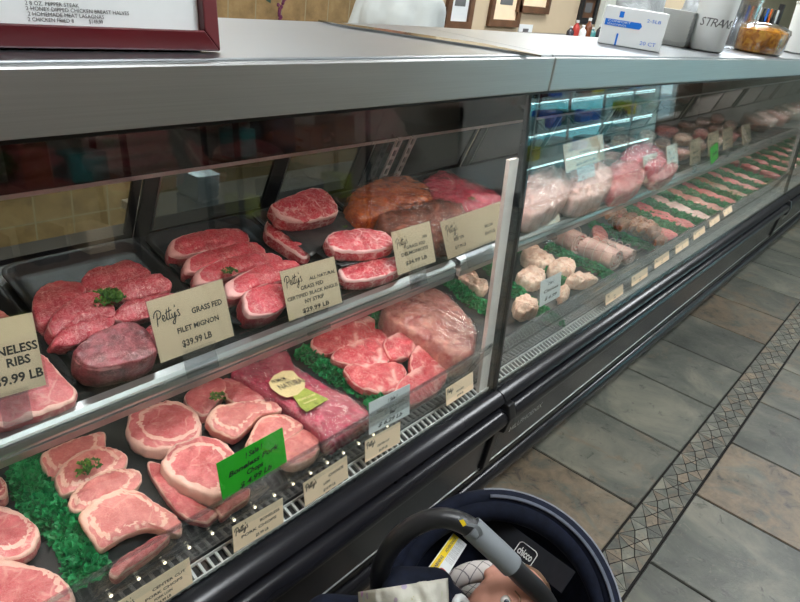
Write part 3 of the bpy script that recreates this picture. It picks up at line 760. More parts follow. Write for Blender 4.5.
# ------------------------------------------------------------------ cards
def card(name, label, px4, yb, yt, lines, mat='card', script=None, group=None, holder=True, thick=.0012, ink='ink', stand=None, rail=None):
    """px4 = top-left, top-right, bottom-right, bottom-left of the card in the photo; yb / yt = depth of its foot and head"""
    TL, TR = at_y(*px4[0], yt), at_y(*px4[1], yt); BR, BL = at_y(*px4[2], yb), at_y(*px4[3], yb)
    ux = ((TR - TL) + (BR - BL)).normalized(); uy = ((TL - BL) + (TR - BR)); uy = (uy - ux*uy.dot(ux)).normalized(); n = ux.cross(uy)
    W = ((TR - TL).length + (BR - BL).length)/2; Hc = ((TL - BL).length + (TR - BR).length)/2; C_ = (TL + TR + BR + BL)/4
    Rm = Matrix((ux, uy, n)).transposed().to_4x4(); Rm.translation = C_ - uy*Hc/2
    r = empty(name, (0, 0, 0), label, 'price sign' if mat == 'card' else 'sale sign', group); r.matrix_world = Rm
    g = MB(); g.box((-W/2, 0, -thick/2), (W/2, Hc, thick/2)); g.build('card', M[mat], r)
    ib = MB(); T_ = Matrix.Translation((0, 0, thick/2 + .0004))
    if script: script_geo(ib, -W/2 + script[0]*W, script[1]*Hc, script[2]*Hc, (.085 if W > .12 else .13), script[3] if len(script) > 3 else 0, T_)
    for (s, x, y, size, *rest) in lines:
        sh = rest[0] if rest else 0; rot = rest[1] if len(rest) > 1 else 0; wd = rest[2]*W if len(rest) > 2 and rest[2] else None
        text_geo(ib, s, x*W, y*Hc, size*Hc, sh, 'CENTER', T_, wd, size*Hc*.030, rot)
    if ib.v: ib.build('lettering', M[ink], r)
    if holder:
        g = MB(); g.box((-W/2 - .003, -.003, thick/2 + .0009), (W/2 + .003, Hc + .003, thick/2 + .0016)); 
        sl = g.build('sign_sleeve', M['acrylic'], r)
        g = MB(); hw = W*.22; drop = .045
        g.box((-hw, -drop, -.0035), (hw, .004, -.0020)); g.box((-hw, -.0015, -.0035), (hw, .006, .0022)); g.box((-hw, -drop, -.0035), (hw, -drop + .0015, -.03))
        g.build('sign_holder', M['acrylic_holder'], r)
    return r

# ================================================================== UPPER SHELF, NEAREST CASE
tray(.125, .395, .905, 1.235, 'black tray at the left end of the upper shelf, holding the boneless ribs')
tray(.410, .685, .905, 1.235, 'black tray under the filets with parsley on top')
tray(.695, .970, .905, 1.235, 'black tray under the row of thick strip steaks')
tray(.980, 1.235, .905, 1.235, 'black tray under the ribeye steaks and black paper')
tray(1.245, 1.50, .905, 1.235, 'black tray under the orange and brown marinated pieces')
tray(1.51, 1.78, .905, 1.235, 'black tray under the bright pink wrapped beef')
b_ = .008
meat('boneless_rib', 'pale boneless rib slab peeping out under the cut-off price card at the left edge', 'meat', Z(0, 300, 3.7625, (-60, 260), (60, 190), (160, 200), (215, 270), (282, 345), (240, 390), (120, 430), (-30, 470), (-80, 400)), SH, 'pork_thick', .022, base=b_, fat=.1)
meat('boneless_rib', 'boneless rib piece behind the cut-off price card, only its upper corner showing', 'meat', Z(0, 300, 3.7625, (-60, 60), (0, 40), (45, 75), (60, 120), (20, 160), (-60, 170)), SH, 'pork_thick', .022, base=b_, fat=.1)
G = 'filet steaks in the second tray'
meat('filet_steak', 'filet steak at the very back of its tray, behind the parsley', 'meat', K2((235, 240), (265, 205), (330, 188), (385, 175), (440, 200), (447, 225), (380, 245), (300, 268), (248, 264)), SH, 'filet', .034, base=b_, fat=.03, group=G, tilt=(.1, 0))
meat('filet_steak', 'rounded filet steak at the back left corner of its tray', 'meat', K2((92, 305), (110, 262), (165, 238), (240, 240), (258, 265), (225, 305), (180, 335), (130, 365), (98, 350)), SH, 'filet', .032, base=b_, fat=.03, group=G)
meat('filet_steak', 'filet steak just left of the large parsley sprig, above the front left one', 'meat', K2((140, 370), (170, 320), (230, 280), (290, 270), (335, 300), (345, 342), (270, 362), (200, 382), (160, 402)), SH, 'filet', .036, base=b_ + .012, fat=.03, group=G, tilt=(.35, .1))
meat('filet_steak', 'pointed filet steak at the front left of its tray, left of the dark one', 'meat', K2((152, 425), (190, 378), (260, 345), (340, 345), (335, 375), (280, 402), (220, 432), (180, 435)), SH, 'filet', .034, base=b_, fat=.03, group=G, tilt=(.45, .1))
meat('filet_steak', 'filet steak to the right of the large parsley sprig, the upper of two', 'meat', K2((330, 250), (400, 225), (470, 218), (510, 240), (503, 268), (440, 284), (370, 300), (340, 280)), SH, 'filet', .034, base=b_ + .006, fat=.04, group=G, tilt=(.3, -.1))
meat('filet_steak', 'filet steak beside the grass fed filet card, the lower of two right of the parsley', 'meat', K2((335, 345), (365, 303), (430, 285), (505, 272), (540, 290), (480, 335), (390, 362), (350, 362)), SH, 'filet', .030, base=b_ + .004, fat=.04, group=G, tilt=(.5, 0))
meat('filet_steak', 'large darkened filet steak standing at the front of its tray', 'meat', K2((215, 450), (265, 402), (340, 366), (400, 360), (450, 398), (470, 440), (440, 468), (380, 485), (300, 500), (240, 485)), SH, 'filet_dark', .052, base=b_, h=.060, fat=.02, group=G, tilt=(.15, 0), sidefat=.1)
meat('filet_steak', 'small bright filet end tucked beside the dark filet and the grass fed filet card', 'meat', K2((420, 400), (470, 350), (520, 350), (530, 390), (510, 415), (470, 430)), SH, 'filet', .03, base=b_, fat=.03, group=G)
parsley('large curly parsley sprig lying in the middle of the filet steaks', Z(0, 200, 2.963, (312, 300))[0], SH, .048, .030, 1, 60)
G = 'strip steaks in the third tray'
meat('strip_steak', 'strip steak at the back of its tray, the rearmost of five', 'meat', K2((502, 130), (520, 112), (600, 90), (690, 82), (730, 95), (735, 125), (650, 145), (560, 165), (508, 160)), SH, 'strip', .040, base=b_, fat=.05, cap=.10, capdir=180, sidefat=.36, group=G, tilt=(.3, 0))
meat('strip_steak', 'strip steak second from the back of its tray', 'meat', K2((545, 190), (570, 165), (660, 138), (750, 122), (785, 145), (770, 168), (680, 185), (600, 210), (555, 215)), SH, 'strip', .036, base=b_, fat=.05, cap=.09, capdir=190, sidefat=.36, group=G, tilt=(.35, 0))
meat('strip_steak', 'middle strip steak of five, with a small parsley sprig on it', 'meat', K2((575, 232), (590, 205), (660, 175), (760, 155), (830, 165), (835, 190), (740, 210), (650, 240), (590, 250)), SH, 'strip', .036, base=b_, fat=.05, cap=.09, capdir=190, sidefat=.36, group=G, tilt=(.35, 0))
meat('strip_steak', 'long strip steak with a thick white fat edge, second from the front of its tray', 'meat', Z(200, 170, 3.344, (85, 405), (90, 375), (160, 335), (240, 305), (310, 300), (345, 325), (300, 360), (215, 385), (140, 420), (100, 425)), SH, 'strip', .040, base=b_, fat=.05, cap=.16, capdir=175, sidefat=.36, group=G, tilt=(.3, 0))
meat('strip_steak', 'foremost strip steak, its cut face turned to the glass', 'meat', Z(200, 170, 3.344, (145, 420), (165, 400), (230, 380), (275, 378), (298, 400), (296, 440), (250, 478), (180, 490), (150, 470)), SH, 'strip', .046, base=b_, fat=.04, cap=.14, capdir=180, sidefat=.36, group=G, tilt=(.3, 0))
parsley('small parsley sprig on the strip steaks', Z(200, 170, 3.344, (97, 345))[0], SH, .052, .016, 2, 26)
G = 'ribeye steaks in the fourth tray'
meat('ribeye_steak', 'ribeye steak at the bottom left of the stack, under the black paper', 'meat', K5((105, 245), (125, 235), (175, 268), (230, 300), (240, 335), (215, 345), (160, 310), (110, 275)), SH, 'ribeye', .030, base=b_, fat=.1, group=G)
meat('ribeye_steak', 'lower front ribeye steak, under the second sheet of black paper', 'meat', K5((325, 378), (370, 362), (440, 352), (500, 345), (520, 370), (480, 395), (400, 415), (340, 410)), SH, 'ribeye', .030, base=b_, fat=.12, group=G)
def paper(label, px, h, tilt=(0, 0), seed=1):
    P0 = pl(sum(p[0] for p in px)/len(px), sum(p[1] for p in px)/len(px), SH, h); n = (Matrix.Rotation(tilt[0], 3, 'X') @ SH[1]).normalized()
    q = [on(p, P0, n) for p in px]; nn = 14; v = []; f = []
    for i in range(nn + 1):
        for j in range(nn + 1):
            a = q[0].lerp(q[1], i/nn); b = q[3].lerp(q[2], i/nn); c = a.lerp(b, j/nn)
            c = c + n*(.006*noise.noise(Vector((i*.35, j*.35, seed*3.1))) + .003*noise.noise(Vector((i*.9, j*.9, seed*3.1)))); v.append(c - P0)
    for i in range(nn):
        for j in range(nn): f.append((i*(nn + 1) + j, (i + 1)*(nn + 1) + j, (i + 1)*(nn + 1) + j + 1, i*(nn + 1) + j + 1))
    o = mk('butcher_paper', v, f, M['paper_black'], smooth=True, loc=P0); s_ = o.modifiers.new('t', 'SOLIDIFY'); s_.thickness = .0008
    return tag(o, label, 'paper', 'black butcher paper sheets')
paper('black butcher paper sheet under the topmost ribeye', K5((108, 235), (260, 180), (395, 245), (240, 345)), .044, seed=2)
paper('crumpled black paper sheet under the middle ribeye, in front', K5((250, 330), (400, 270), (520, 320), (330, 380)), .044, seed=5)
meat('ribeye_steak', 'topmost ribeye steak, standing highest at the back of its tray', 'meat', Z(200, 170, 3.344, (243, 122), (250, 105), (300, 85), (355, 62), (405, 60), (445, 90), (465, 125), (455, 150), (400, 165), (330, 172), (275, 160)), SH, 'ribeye', .040, base=.048, fat=.1, group=G, tilt=(.25, 0))
meat('ribeye_steak', 'thick ribeye steak in the middle front, lying on the black paper', 'meat', K5((285, 295), (300, 275), (360, 265), (420, 262), (465, 275), (488, 305), (460, 322), (390, 330), (320, 325)), SH, 'ribeye', .032, base=.048, fat=.12, group=G, tilt=(.1, 0))
parsley('tiny parsley sprig on the black paper above the ribeye', K5((340, 262))[0], SH, .085, .008, 3, 12)
meat('marinated_roast', 'large orange marinated piece in wrinkled plastic wrap', 'meat', K5((350, 185), (365, 155), (430, 120), (500, 108), (560, 125), (600, 165), (560, 195), (470, 215), (400, 235), (360, 215)), SH, 'orange', .060, base=b_, fat=0, wrap=True, dome=.016, rough=.003)
meat('marinated_roast', 'brown seasoned roast behind the delmonicos card', 'meat', K5((450, 245), (460, 210), (530, 190), (620, 180), (690, 190), (700, 240), (660, 290), (580, 300), (500, 275)), SH, 'brown', .055, base=b_, fat=0, wrap=True, dome=.014, rough=.004)
meat('wrapped_beef', 'bright pink plastic-wrapped beef slab at the right end of the shelf', 'meat', Z(380, 90, 4.706, (170, 460), (240, 405), (300, 385), (400, 430), (500, 470), (590, 520), (560, 560), (470, 570), (380, 590), (300, 560), (220, 520)), SH, 'pink', .050, base=b_, fat=.05, wrap=True, dome=.02, rough=.003)
parsley('small parsley sprig on the bright pink wrapped beef', Z(380, 90, 4.706, (430, 518))[0], SH, .080, .012, 4, 16)

PET = (.06, .66, .26)
card('price_sign', 'cut-off cream sign at the left edge, reading only ESS, BS and 9 LB', [(-40, 325), (28, 315), (50, 382), (-20, 405)], .862, .90,
     [('BONELESS', .04, .52, .16), ('RIBS', .16, .36, .16), ('$9.99 LB', .12, .14, .17)], group='cream price cards along the upper shelf')
card('price_sign', 'cream sign reading GRASS FED FILET MIGNON, $39.99 LB', [(147, 302), (222, 279), (234, 336), (160, 363)], .862, .90,
     [('GRASS FED', .22, .60, .13, 0, 0, .42), ('FILET MIGNON', .06, .36, .12, 0, 0, .56), ('$39.99 LB', .0, .12, .15, 0, 0, .40)], script=(.06, .60, .22, .05), group='cream price cards along the upper shelf')
card('price_sign', 'cream sign reading CERTIFIED BLACK ANGUS NY STRIP, $29.99 LB', [(284, 270), (337, 257), (339, 302), (285, 323)], .862, .90,
     [('ALL NATURAL', .22, .67, .095, 0, 0, .50), ('GRASS FED', .0, .52, .11, 0, 0, .42), ('CERTIFIED BLACK ANGUS', 0, .38, .10, 0, 0, .94), ('NY STRIP', 0, .24, .11, 0, 0, .36), ('$29.99 LB', 0, .06, .12, 0, 0, .5)], script=(.06, .66, .22, .05), group='cream price cards along the upper shelf')
card('price_sign', 'cream sign reading GRASS FED DELMONICOS, $34.99 LB', [(394, 232), (432.5, 221), (432.5, 262), (395, 276)], .862, .90,
     [('100%', .30, .66, .09), ('GRASS FED', .05, .52, .10, 0, 0, .5), ('DELMONICOS', .0, .38, .11, 0, 0, .7), ('$34.99 LB', 0, .16, .12, 0, 0, .56)], script=(.08, .62, .2, .05), group='cream price cards along the upper shelf')
card('price_sign', 'wide double cream sign below the pink wrapped beef, by the white post', [(445, 222), (505, 202), (502, 235), (443, 260)], .862, .90,
     [('BEEF TIPS', -.28, .40, .11), ('$17.99 LB', -.28, .18, .12), ('SIRLOIN', .22, .44, .11), ('$24.99 LB', .22, .24, .12)], script=(.06, .62, .24, .05), group='cream price cards along the upper shelf')
# ================================================================== LOWER DECK, NEAREST CASE
G = 'bone-in pork chops right of the first garland'
kale1 = garland('long green kale garland at the far left of the lower deck', (22, 462), (97, 574), DK, .060, .030, 11, dens=1.15)
for o_, (lab, px_, tl) in enumerate([
    ('large pork chop at the bottom left corner, nearest the glass', K3((-60, 490), (-20, 476), (60, 480), (130, 500), (175, 525), (210, 560), (212, 610), (150, 650), (0, 640), (-70, 600)), 0),
    ('pork chop at the left edge with two dark eyes of meat', K3((-60, 330), (0, 316), (60, 335), (100, 365), (115, 395), (95, 440), (50, 465), (-30, 470), (-70, 440)), 0),
    ('sliver of pork chop behind the others at the left edge, beside the garland top', K3((-60, 225), (-10, 222), (15, 240), (20, 275), (0, 290), (-50, 290)), 0)]):
    meat('pork_chop', lab, 'meat', px_, DK, 'pork_thick', .024, base=.002, fat=.14, cap=.18, capdir=80)
meat('pork_chop', 'lowest bone-in pork chop, lying flat under the front end of the row', 'meat', K3((325, 510), (350, 475), (420, 430), (480, 400), (500, 405), (440, 460), (380, 500), (345, 525)), DK, 'pork_thick', .018, base=.002, fat=.1, group=G)
row = [
 ('rearmost bone-in pork chop of the leaning row', ((125, 170), (165, 135), (240, 110), (300, 92), (310, 125), (290, 165), (210, 205), (150, 225)), .020),
 ('bone-in pork chop in the leaning row with a parsley sprig on it', ((165, 235), (200, 180), (270, 142), (330, 140), (372, 165), (362, 205), (290, 250), (225, 270), (185, 275)), .024),
 ('bone-in pork chop second from the front of the leaning row', ((205, 295), (240, 250), (310, 212), (380, 205), (418, 225), (400, 265), (330, 310), (250, 330), (215, 322)), .028),
 ('foremost bone-in pork chop of the leaning row, its face fully visible', ((242, 345), (275, 300), (340, 270), (410, 270), (455, 300), (530, 355), (528, 398), (450, 380), (390, 392), (330, 425), (300, 440), (270, 400)), .034)]
for lab, px_, h_ in row:
    meat('pork_chop', lab, 'meat', K3(*px_), DK, 'pork', .017, h=h_ + .006, fat=.07, cap=.14, capdir=110, group=G, tilt=(.22, 0), sidefat=.75)
parsley('flat parsley sprig on the leaning bone-in pork chops', K3((268, 205))[0], DK, .046, .022, 5, 30)
parsley('single parsley leaf left of the flat sprig on the pork chops', K3((236, 225))[0], DK, .044, .010, 6, 10)
G = 'thick boneless pork chops in the middle tray'
meat('boneless_pork_chop', 'dark-edged chop lying flat at the front under the thick boneless ones', 'meat', K3((440, 200), (475, 190), (540, 290), (600, 340), (640, 330), (620, 358), (560, 352), (500, 300)), DK, 'pork_thick', .014, base=.004, fat=.1, group=G)
meat('boneless_pork_chop', 'round thick boneless pork chop at the back of its tray, just below the shelf rail', 'meat', K3((378, 70), (395, 35), (450, 10), (510, 3), (565, 20), (592, 60), (590, 100), (550, 130), (480, 145), (410, 130), (382, 100)), DK, 'pork_thick', .030, base=.010, fat=.10, cap=.04, capdir=0, group=G, sidefat=.9)
meat('boneless_pork_chop', 'thick boneless pork chop in front, partly behind the green sale sign', 'meat', K3((484, 190), (510, 140), (570, 112), (630, 112), (680, 140), (700, 190), (690, 250), (640, 285), (580, 265), (520, 235)), DK, 'pork_thick', .034, base=.010, fat=.14, cap=.12, capdir=200, group=G, sidefat=.9)
G = 'mixed pork chops left of the wrapped loin'
meat('pork_chop', 'pork chop at the back left of the mixed tray, under the parsley', 'meat', A1((125, 180), (180, 130), (270, 92), (310, 92), (330, 130), (300, 190), (260, 240), (220, 270), (150, 230)), DK, 'pork_thick', .026, base=.004, fat=.06, group=G)
meat('pork_chop', 'pork chop at the back right of the mixed tray, beside the wrapped loin', 'meat', A1((310, 100), (360, 90), (440, 120), (540, 175), (545, 195), (470, 205), (400, 215), (340, 190)), DK, 'pork_thick', .022, base=.004, fat=.08, group=G)
meat('pork_chop', 'bone-in pork chop in the middle of the mixed tray with a pale round eye', 'meat', A1((240, 290), (270, 240), (350, 220), (450, 205), (560, 210), (600, 235), (590, 262), (500, 280), (440, 340), (380, 385), (310, 360), (260, 330)), DK, 'pork', .026, base=.020, fat=.08, cap=.14, capdir=110, group=G, tilt=(.2, 0))
meat('pork_chop', 'oval pork chop right above the green sale sign', 'meat', A1((430, 430), (460, 360), (500, 295), (560, 272), (630, 275), (700, 310), (710, 345), (660, 380), (560, 440), (470, 465)), DK, 'pork', .024, base=.012, fat=.07, cap=.1, capdir=110, group=G, tilt=(.12, 0))
meat('pork_chop', 'round pork chop to the right of the green sale sign', 'meat', A1((610, 420), (640, 370), (700, 345), (760, 365), (795, 410), (785, 455), (730, 500), (650, 520), (600, 480)), DK, 'pork', .024, base=.006, fat=.07, group=G, sidefat=.8)
meat('pork_chop', 'small end of a pork chop showing at the foot of the green sale sign', 'meat', K3((640, 300), (690, 275), (735, 260), (735, 290), (690, 320), (655, 345)), DK, 'pork', .016, base=.004, fat=.1, group=G)
parsley('dark parsley sprig on the mixed pork chops', A1((290, 195))[0], DK, .052, .018, 7, 34)
wl = meat('wrapped_loin', 'long vacuum-wrapped pink loin with a gold and green paper label', 'meat', Z(230, 340, 5.471, (20, 170), (120, 130), (300, 62), (340, 130), (480, 220), (640, 310), (740, 380), (760, 430), (640, 500), (545, 550), (470, 490), (300, 350), (130, 250)), DK, 'loin_wrap', .040, base=.002, fat=0, wrap=True, dome=.008, rough=.002)
def sticker(parent_obj, px, h, plane, mat, name, lines=(), thick=.0008):
    n = plane[1]; q = [pl(*p, plane, h) for p in px]; inv = parent_obj.matrix_world.inverted()
    v = [inv @ p for p in q] + [inv @ (p + n*thick) for p in q]; k = len(q)
    f = [tuple(range(k))[::-1], tuple(range(k, 2*k))] + [(i, (i + 1) % k, k + (i + 1) % k, k + i) for i in range(k)]
    return mk(name, v, f, mat, parent_obj)
def on_label(parent_obj, px0, px1, h, plane, lines, mat):
    """lettering along the line px0 -> px1 on a plane"""
    n = plane[1]; A = pl(*px0, plane, h); B_ = pl(*px1, plane, h); ux = (B_ - A).normalized(); uy = n.cross(ux)
    T_ = Matrix((ux, uy, n)).transposed().to_4x4(); T_.translation = A; T_ = parent_obj.matrix_world.inverted() @ T_
    ib = MB(); L = (B_ - A).length
    for (s, x, y, size, w_) in lines: text_geo(ib, s, x*L, y*L, size*L, 0, 'LEFT', T_, w_*L, size*L*.015)
    return ib.build('lettering', mat, parent_obj)
hL = .0575
st = sticker(wl, Z(230, 340, 5.471, (212, 235), (240, 195), (290, 170), (345, 170), (375, 205), (410, 220), (408, 265), (370, 300), (310, 315), (270, 300), (225, 265)), hL, DK, M['label_gold'], 'paper_label')
st2 = sticker(wl, Z(230, 340, 5.471, (345, 310), (408, 262), (540, 325), (420, 395), (390, 375)), hL - .0002, DK, M['label_green'], 'paper_label')
T_ = on_label(wl, Z(230, 340, 5.471, (232, 255))[0], Z(230, 340, 5.471, (400, 200))[0], hL + .0012, DK, [('PREMIUM', .08, .10, .2, .42), ('NATURAL', .12, -.22, .30, .85)], M['ink'])
T_ = on_label(wl, Z(230, 340, 5.471, (385, 345))[0], Z(230, 340, 5.471, (500, 300))[0], hL + .0010, DK, [('PORK LOIN', 0, .1, .16, .8), ('boneless', .1, -.12, .14, .6)], M['label_gold'])
kale2 = garland('green kale garland between the wrapped loin and the marbled steaks', (302, 350), (386, 404), DK, .040, .028, 12, dens=1.1)
G = 'marbled steaks piled beside the second garland'
def A7(*p): return Z(270, 290, 6.023, *p)
for lab, px_, bs, tl in [
   ('marbled steak at the back right of the pile, beside the third garland', ((530, 175), (580, 160), (630, 185), (640, 240), (740, 260), (720, 300), (650, 320), (560, 260)), .004, .1),
   ('marbled steak at the back left of the pile, just under the shelf rail', ((270, 300), (320, 250), (400, 225), (500, 190), (560, 205), (590, 260), (540, 320), (440, 350), (340, 370), (290, 350)), .012, .15),
   ('marbled steak in the middle of the pile with a branching white seam', ((400, 380), (480, 330), (560, 300), (650, 300), (730, 330), (720, 400), (650, 450), (560, 470), (480, 440), (410, 410)), .020, .15),
   ('marbled steak at the front left of the pile, touching the second garland', ((470, 470), (560, 440), (660, 450), (740, 440), (800, 480), (780, 560), (700, 600), (600, 590), (510, 540)), .012, .1)]:
    meat('marbled_steak', lab, 'meat', A7(*px_), DK, 'shoulder', .022, base=bs, fat=.06, group=G, tilt=(tl, 0))
for lab, px_, bs in [
   ('marbled steak standing on edge at the right of the pile', ((540, 180), (560, 135), (600, 130), (615, 165), (600, 215), (560, 240)), .014),
   ('marbled steak at the front right of the pile near the white sale sign', ((500, 260), (540, 215), (600, 185), (635, 215), (620, 260), (560, 300), (520, 305)), .006),
   ('small marbled steak folded over the middle of the pile', ((470, 115), (520, 100), (550, 125), (530, 160), (490, 170), (465, 145)), .026)]:
    meat('marbled_steak', lab, 'meat', K6(*px_), DK, 'shoulder', .022, base=bs, fat=.08, group=G, tilt=(.25, 0))
kale3 = garland('green kale garland between the marbled steaks and the big tied roast', (374, 316), (450, 366), DK, .036, .026, 13)
ro = meat('fatty_roast', 'big pale fatty roast in clear wrap next to the white post', 'meat', Z(400, 250, 5.714, (-90, 320), (-40, 270), (40, 225), (150, 215), (240, 240), (310, 300), (370, 370), (425, 440), (430, 520), (390, 590), (310, 600), (220, 550), (110, 480), (0, 430), (-70, 380)), DK, 'roast', .075, base=.002, fat=0, wrap=True, dome=.018, rough=.003)
ro['category'] = 'roast'
kale4 = garland('green kale garland seen behind the white post, right of the fatty roast', (448, 280), (492, 312), DK, .045, .026, 14)
kale5 = garland('short green kale garland at the top of the gap beside the shelf end', (487, 262), (500, 275), DK, .05, .026, 15)
meat('stuffed_chicken', 'pale crumbly stuffed chicken portion between two garlands by the white post', 'meat', Z(400, 250, 5.714, (330, 150), (370, 115), (420, 110), (450, 150), (510, 180), (500, 230), (430, 210), (370, 175)), DK, 'breaded', .03, base=.002, fat=0, rough=.004)

# price tags on the front ledge and sale signs on the lip
TG = 'cream price tags along the front ledge'
def ledge(label, tl, tr, br, bl, lines):
    card('price_tag', label, [tl, tr, br, bl], .664, .674, lines, script=(.05, .62, .26, .06), group=TG, holder=False, thick=.0008)
ledge('cream tag on the ledge reading CENTER CUT PORK CHOPS, leftmost of all', (113, 606), (190, 556), (192, 584), (117, 632), [('CENTER CUT', .20, .62, .13, 0, 0, .45), ('PORK CHOPS', .12, .42, .13, 0, 0, .5), ('PORK LOIN', .1, .24, .12), ('$6.99 LB', .1, .06, .13)])
ledge('cream tag on the ledge directly below the green sale sign', (232, 527), (282, 498), (284, 522), (234, 553), [('BONELESS', .22, .60, .14, 0, 0, .4), ('PORK CHOPS', 0, .38, .14, 0, 0, .7), ('$5.99 LB', .05, .12, .15)])
ledge('cream tag on the ledge below the wrapped loin', (304, 482), (347, 456), (348, 477), (304, 508), [('CHOICE', .22, .60, .15, 0, 0, .35), ('LOIN', 0, .38, .14), ('$10.99 LB', .05, .12, .15)])
ledge('cream tag on the ledge below the white sale sign', (366, 441), (401, 421), (399, 443), (364, 463), [('CENTER CUT', .0, .42, .13), ('$4.99 LB', .0, .15, .15)])
ledge('cream tag on the ledge right next to the white post', (448, 387), (474, 372), (472, 388), (444, 408), [('LEG ROAST', .0, .42, .13), ('$9.99 LB', .0, .15, .15)])
card('sale_sign', 'bright green handwritten sale sign for boneless pork chops', [(217, 463), (283, 427), (286, 462), (222, 501)], .684, .700,
     [('! Sale !', .02, .74, .19, .3, .05), ('Boneless Pork', .0, .50, .19, .3, .03, .78), ('Chops', .0, .29, .19, .3), ('$ 4.99 Lb', .0, .06, .19, .3, .04, .5)], mat='green_card', group='handwritten sale signs', holder=False)
card('sale_sign', 'white handwritten sale sign for the marbled steaks', [(370, 403), (411, 383), (408, 415), (368, 435)], .684, .700,
     [('! Sale !', .05, .76, .16, .3), ('Many to Lots', .0, .54, .15, .3, 0, .7), ('Beef', .05, .34, .15, .3), ('$ 6.29 Lb', .0, .10, .17, .3, 0, .6)], mat='white_card', group='handwritten sale signs', holder=False)

# ================================================================== MIDDLE CASE: UPPER SHELF
def poly(*p): return list(p)
G = 'bagged chicken on the middle case shelf'
meat('bagged_chicken', 'plump bagged chicken nearest the black mullion on the middle case shelf', 'meat', poly((516, 196), (524, 178), (545, 168), (566, 172), (572, 190), (556, 206), (532, 214)), SH, 'chicken', .07, base=.01, fat=0, wrap=True, dome=.03, rough=.005, group=G)
meat('bagged_chicken', 'bagged chicken behind the bright white card, left of the red bagged meat', 'meat', poly((566, 176), (580, 162), (600, 162), (612, 174), (608, 190), (592, 198), (572, 198)), SH, 'chicken', .07, base=.01, fat=0, wrap=True, dome=.025, rough=.005, group=G)
G = 'bagged red meat on the middle case shelf'
meat('bagged_meat', 'shiny bagged red meat just right of the bagged chicken', 'meat', poly((608, 174), (618, 162), (634, 158), (644, 168), (640, 182), (624, 190), (612, 188)), SH, 'shoulder', .06, base=.01, fat=0, wrap=True, dome=.02, rough=.004, group=G)
meat('bagged_meat', 'bagged red meat at the back, above the other red bag', 'meat', poly((622, 156), (636, 144), (654, 146), (666, 158), (660, 168), (644, 166)), SH, 'pink', .06, base=.03, fat=0, wrap=True, dome=.02, rough=.004, group=G)
meat('bagged_meat', 'bagged red meat between the first two narrow cream cards', 'meat', poly((650, 170), (660, 160), (672, 160), (676, 168), (668, 176), (656, 178)), SH, 'shoulder', .05, base=.01, fat=0, wrap=True, dome=.015, rough=.004, group=G)
ordn = ['first', 'second', 'third', 'fourth', 'fifth', 'sixth', 'seventh', 'eighth', 'ninth', 'tenth', 'eleventh', 'twelfth']
# small mixed packs farther along, in shallow trays
def loc_piece(name, label, cat, x, y, planez, slope, w, l, kind, thick, group, base=.006, rz=0.0, wrap=False, fat=.05):
    pts = []
    for k in range(9):
        a = 2*PI*k/9; rr = random.uniform(.86, 1.08); pts.append(Vector((w/2*math.cos(a)*rr, l/2*math.sin(a)*rr, 0)))
    o = meat_local(name, pts, thick, kind, .006, fat, .05, 90, .002, None, None, seg=40)
    o.matrix_world = Matrix.Translation((x, y, planez(y) + base)) @ Matrix.Rotation(math.atan(slope), 4, 'X') @ Matrix.Rotation(rz, 4, 'Z')
    tag(o, label, cat, group)
    if wrap:
        wv = meat_local('plastic_wrap', [p*1.05 for p in pts], thick + .004, None, .01, 0, 0, 0, .004, 3, None, M['wrap'], seg=32); wv.parent = o
    return o
kinds = [('brown', 'brown seasoned'), ('chicken', 'pale'), ('sausage', 'reddish tan'), ('kebab', 'dark brown'), ('breaded', 'cream coloured'), ('ground', 'red')]
ti = 0
xx = 2.62
while xx < 4.5:
    tray(xx, xx + .27, .905, 1.20, f'black tray on the middle case shelf, {ordn[ti]} one past the red bagged meat', group='black trays on the middle case shelf')
    for j in range(3):
        kd, kn = kinds[(ti + j) % 6]
        loc_piece('meat_pack', f'{kn} wrapped pack, {["front", "middle", "rear"][j]} one in the {ordn[ti]} tray past the red bags', 'meat', xx + .135, .975 + j*.085, sz, .22, .19, .075, kd, .035, 'small packs on the middle case shelf', .010, random.uniform(-.2, .2), True)
    xx += .285; ti += 1
CG = 'narrow cream cards along the middle case shelf'
card('price_sign', 'leaning cream card just right of the black mullion, in front of the chicken', [(539, 201), (559, 193), (556, 222), (534, 230)], .862, .90, [('CHICKEN', 0, .45, .12, 0, 0, .6), ('$3.99 LB', 0, .2, .12, 0, 0, .5)], script=(.1, .66, .2, .05), group=CG)
card('price_sign', 'large cream and white card catching a bright reflection above the bagged chicken', [(561, 146), (601, 135), (606, 158), (568, 171)], .90, .93, [('WHOLE', 0, .5, .13, 0, 0, .3), ('CHICKEN', 0, .32, .13, 0, 0, .5), ('$3.49 LB', 0, .1, .14, 0, 0, .5)], script=(.1, .66, .2, .05), group=CG)
for i, (q, lab) in enumerate([([(645, 157), (658, 153), (656, 178), (642, 184)], 'first'), ([(668, 147), (678, 143), (677, 167), (666, 172)], 'second'), ([(691, 141), (701, 137), (700, 161), (689, 166)], 'third'), ([(709, 134), (719, 130), (718, 152), (707, 157)], 'fourth'), ([(724, 130), (733, 127), (732, 146), (722, 150)], 'fifth'), ([(743, 127), (751, 124), (750, 140), (741, 144)], 'sixth')]):
    card('price_sign', f'{lab} of the narrow upright cream cards right of the red bagged meat', q, .862, .895, [('BEEF', 0, .42, .12, 0, 0, .5), ('$8.99 LB', 0, .2, .12, 0, 0, .6)], script=(.1, .66, .17, .05), group=CG)

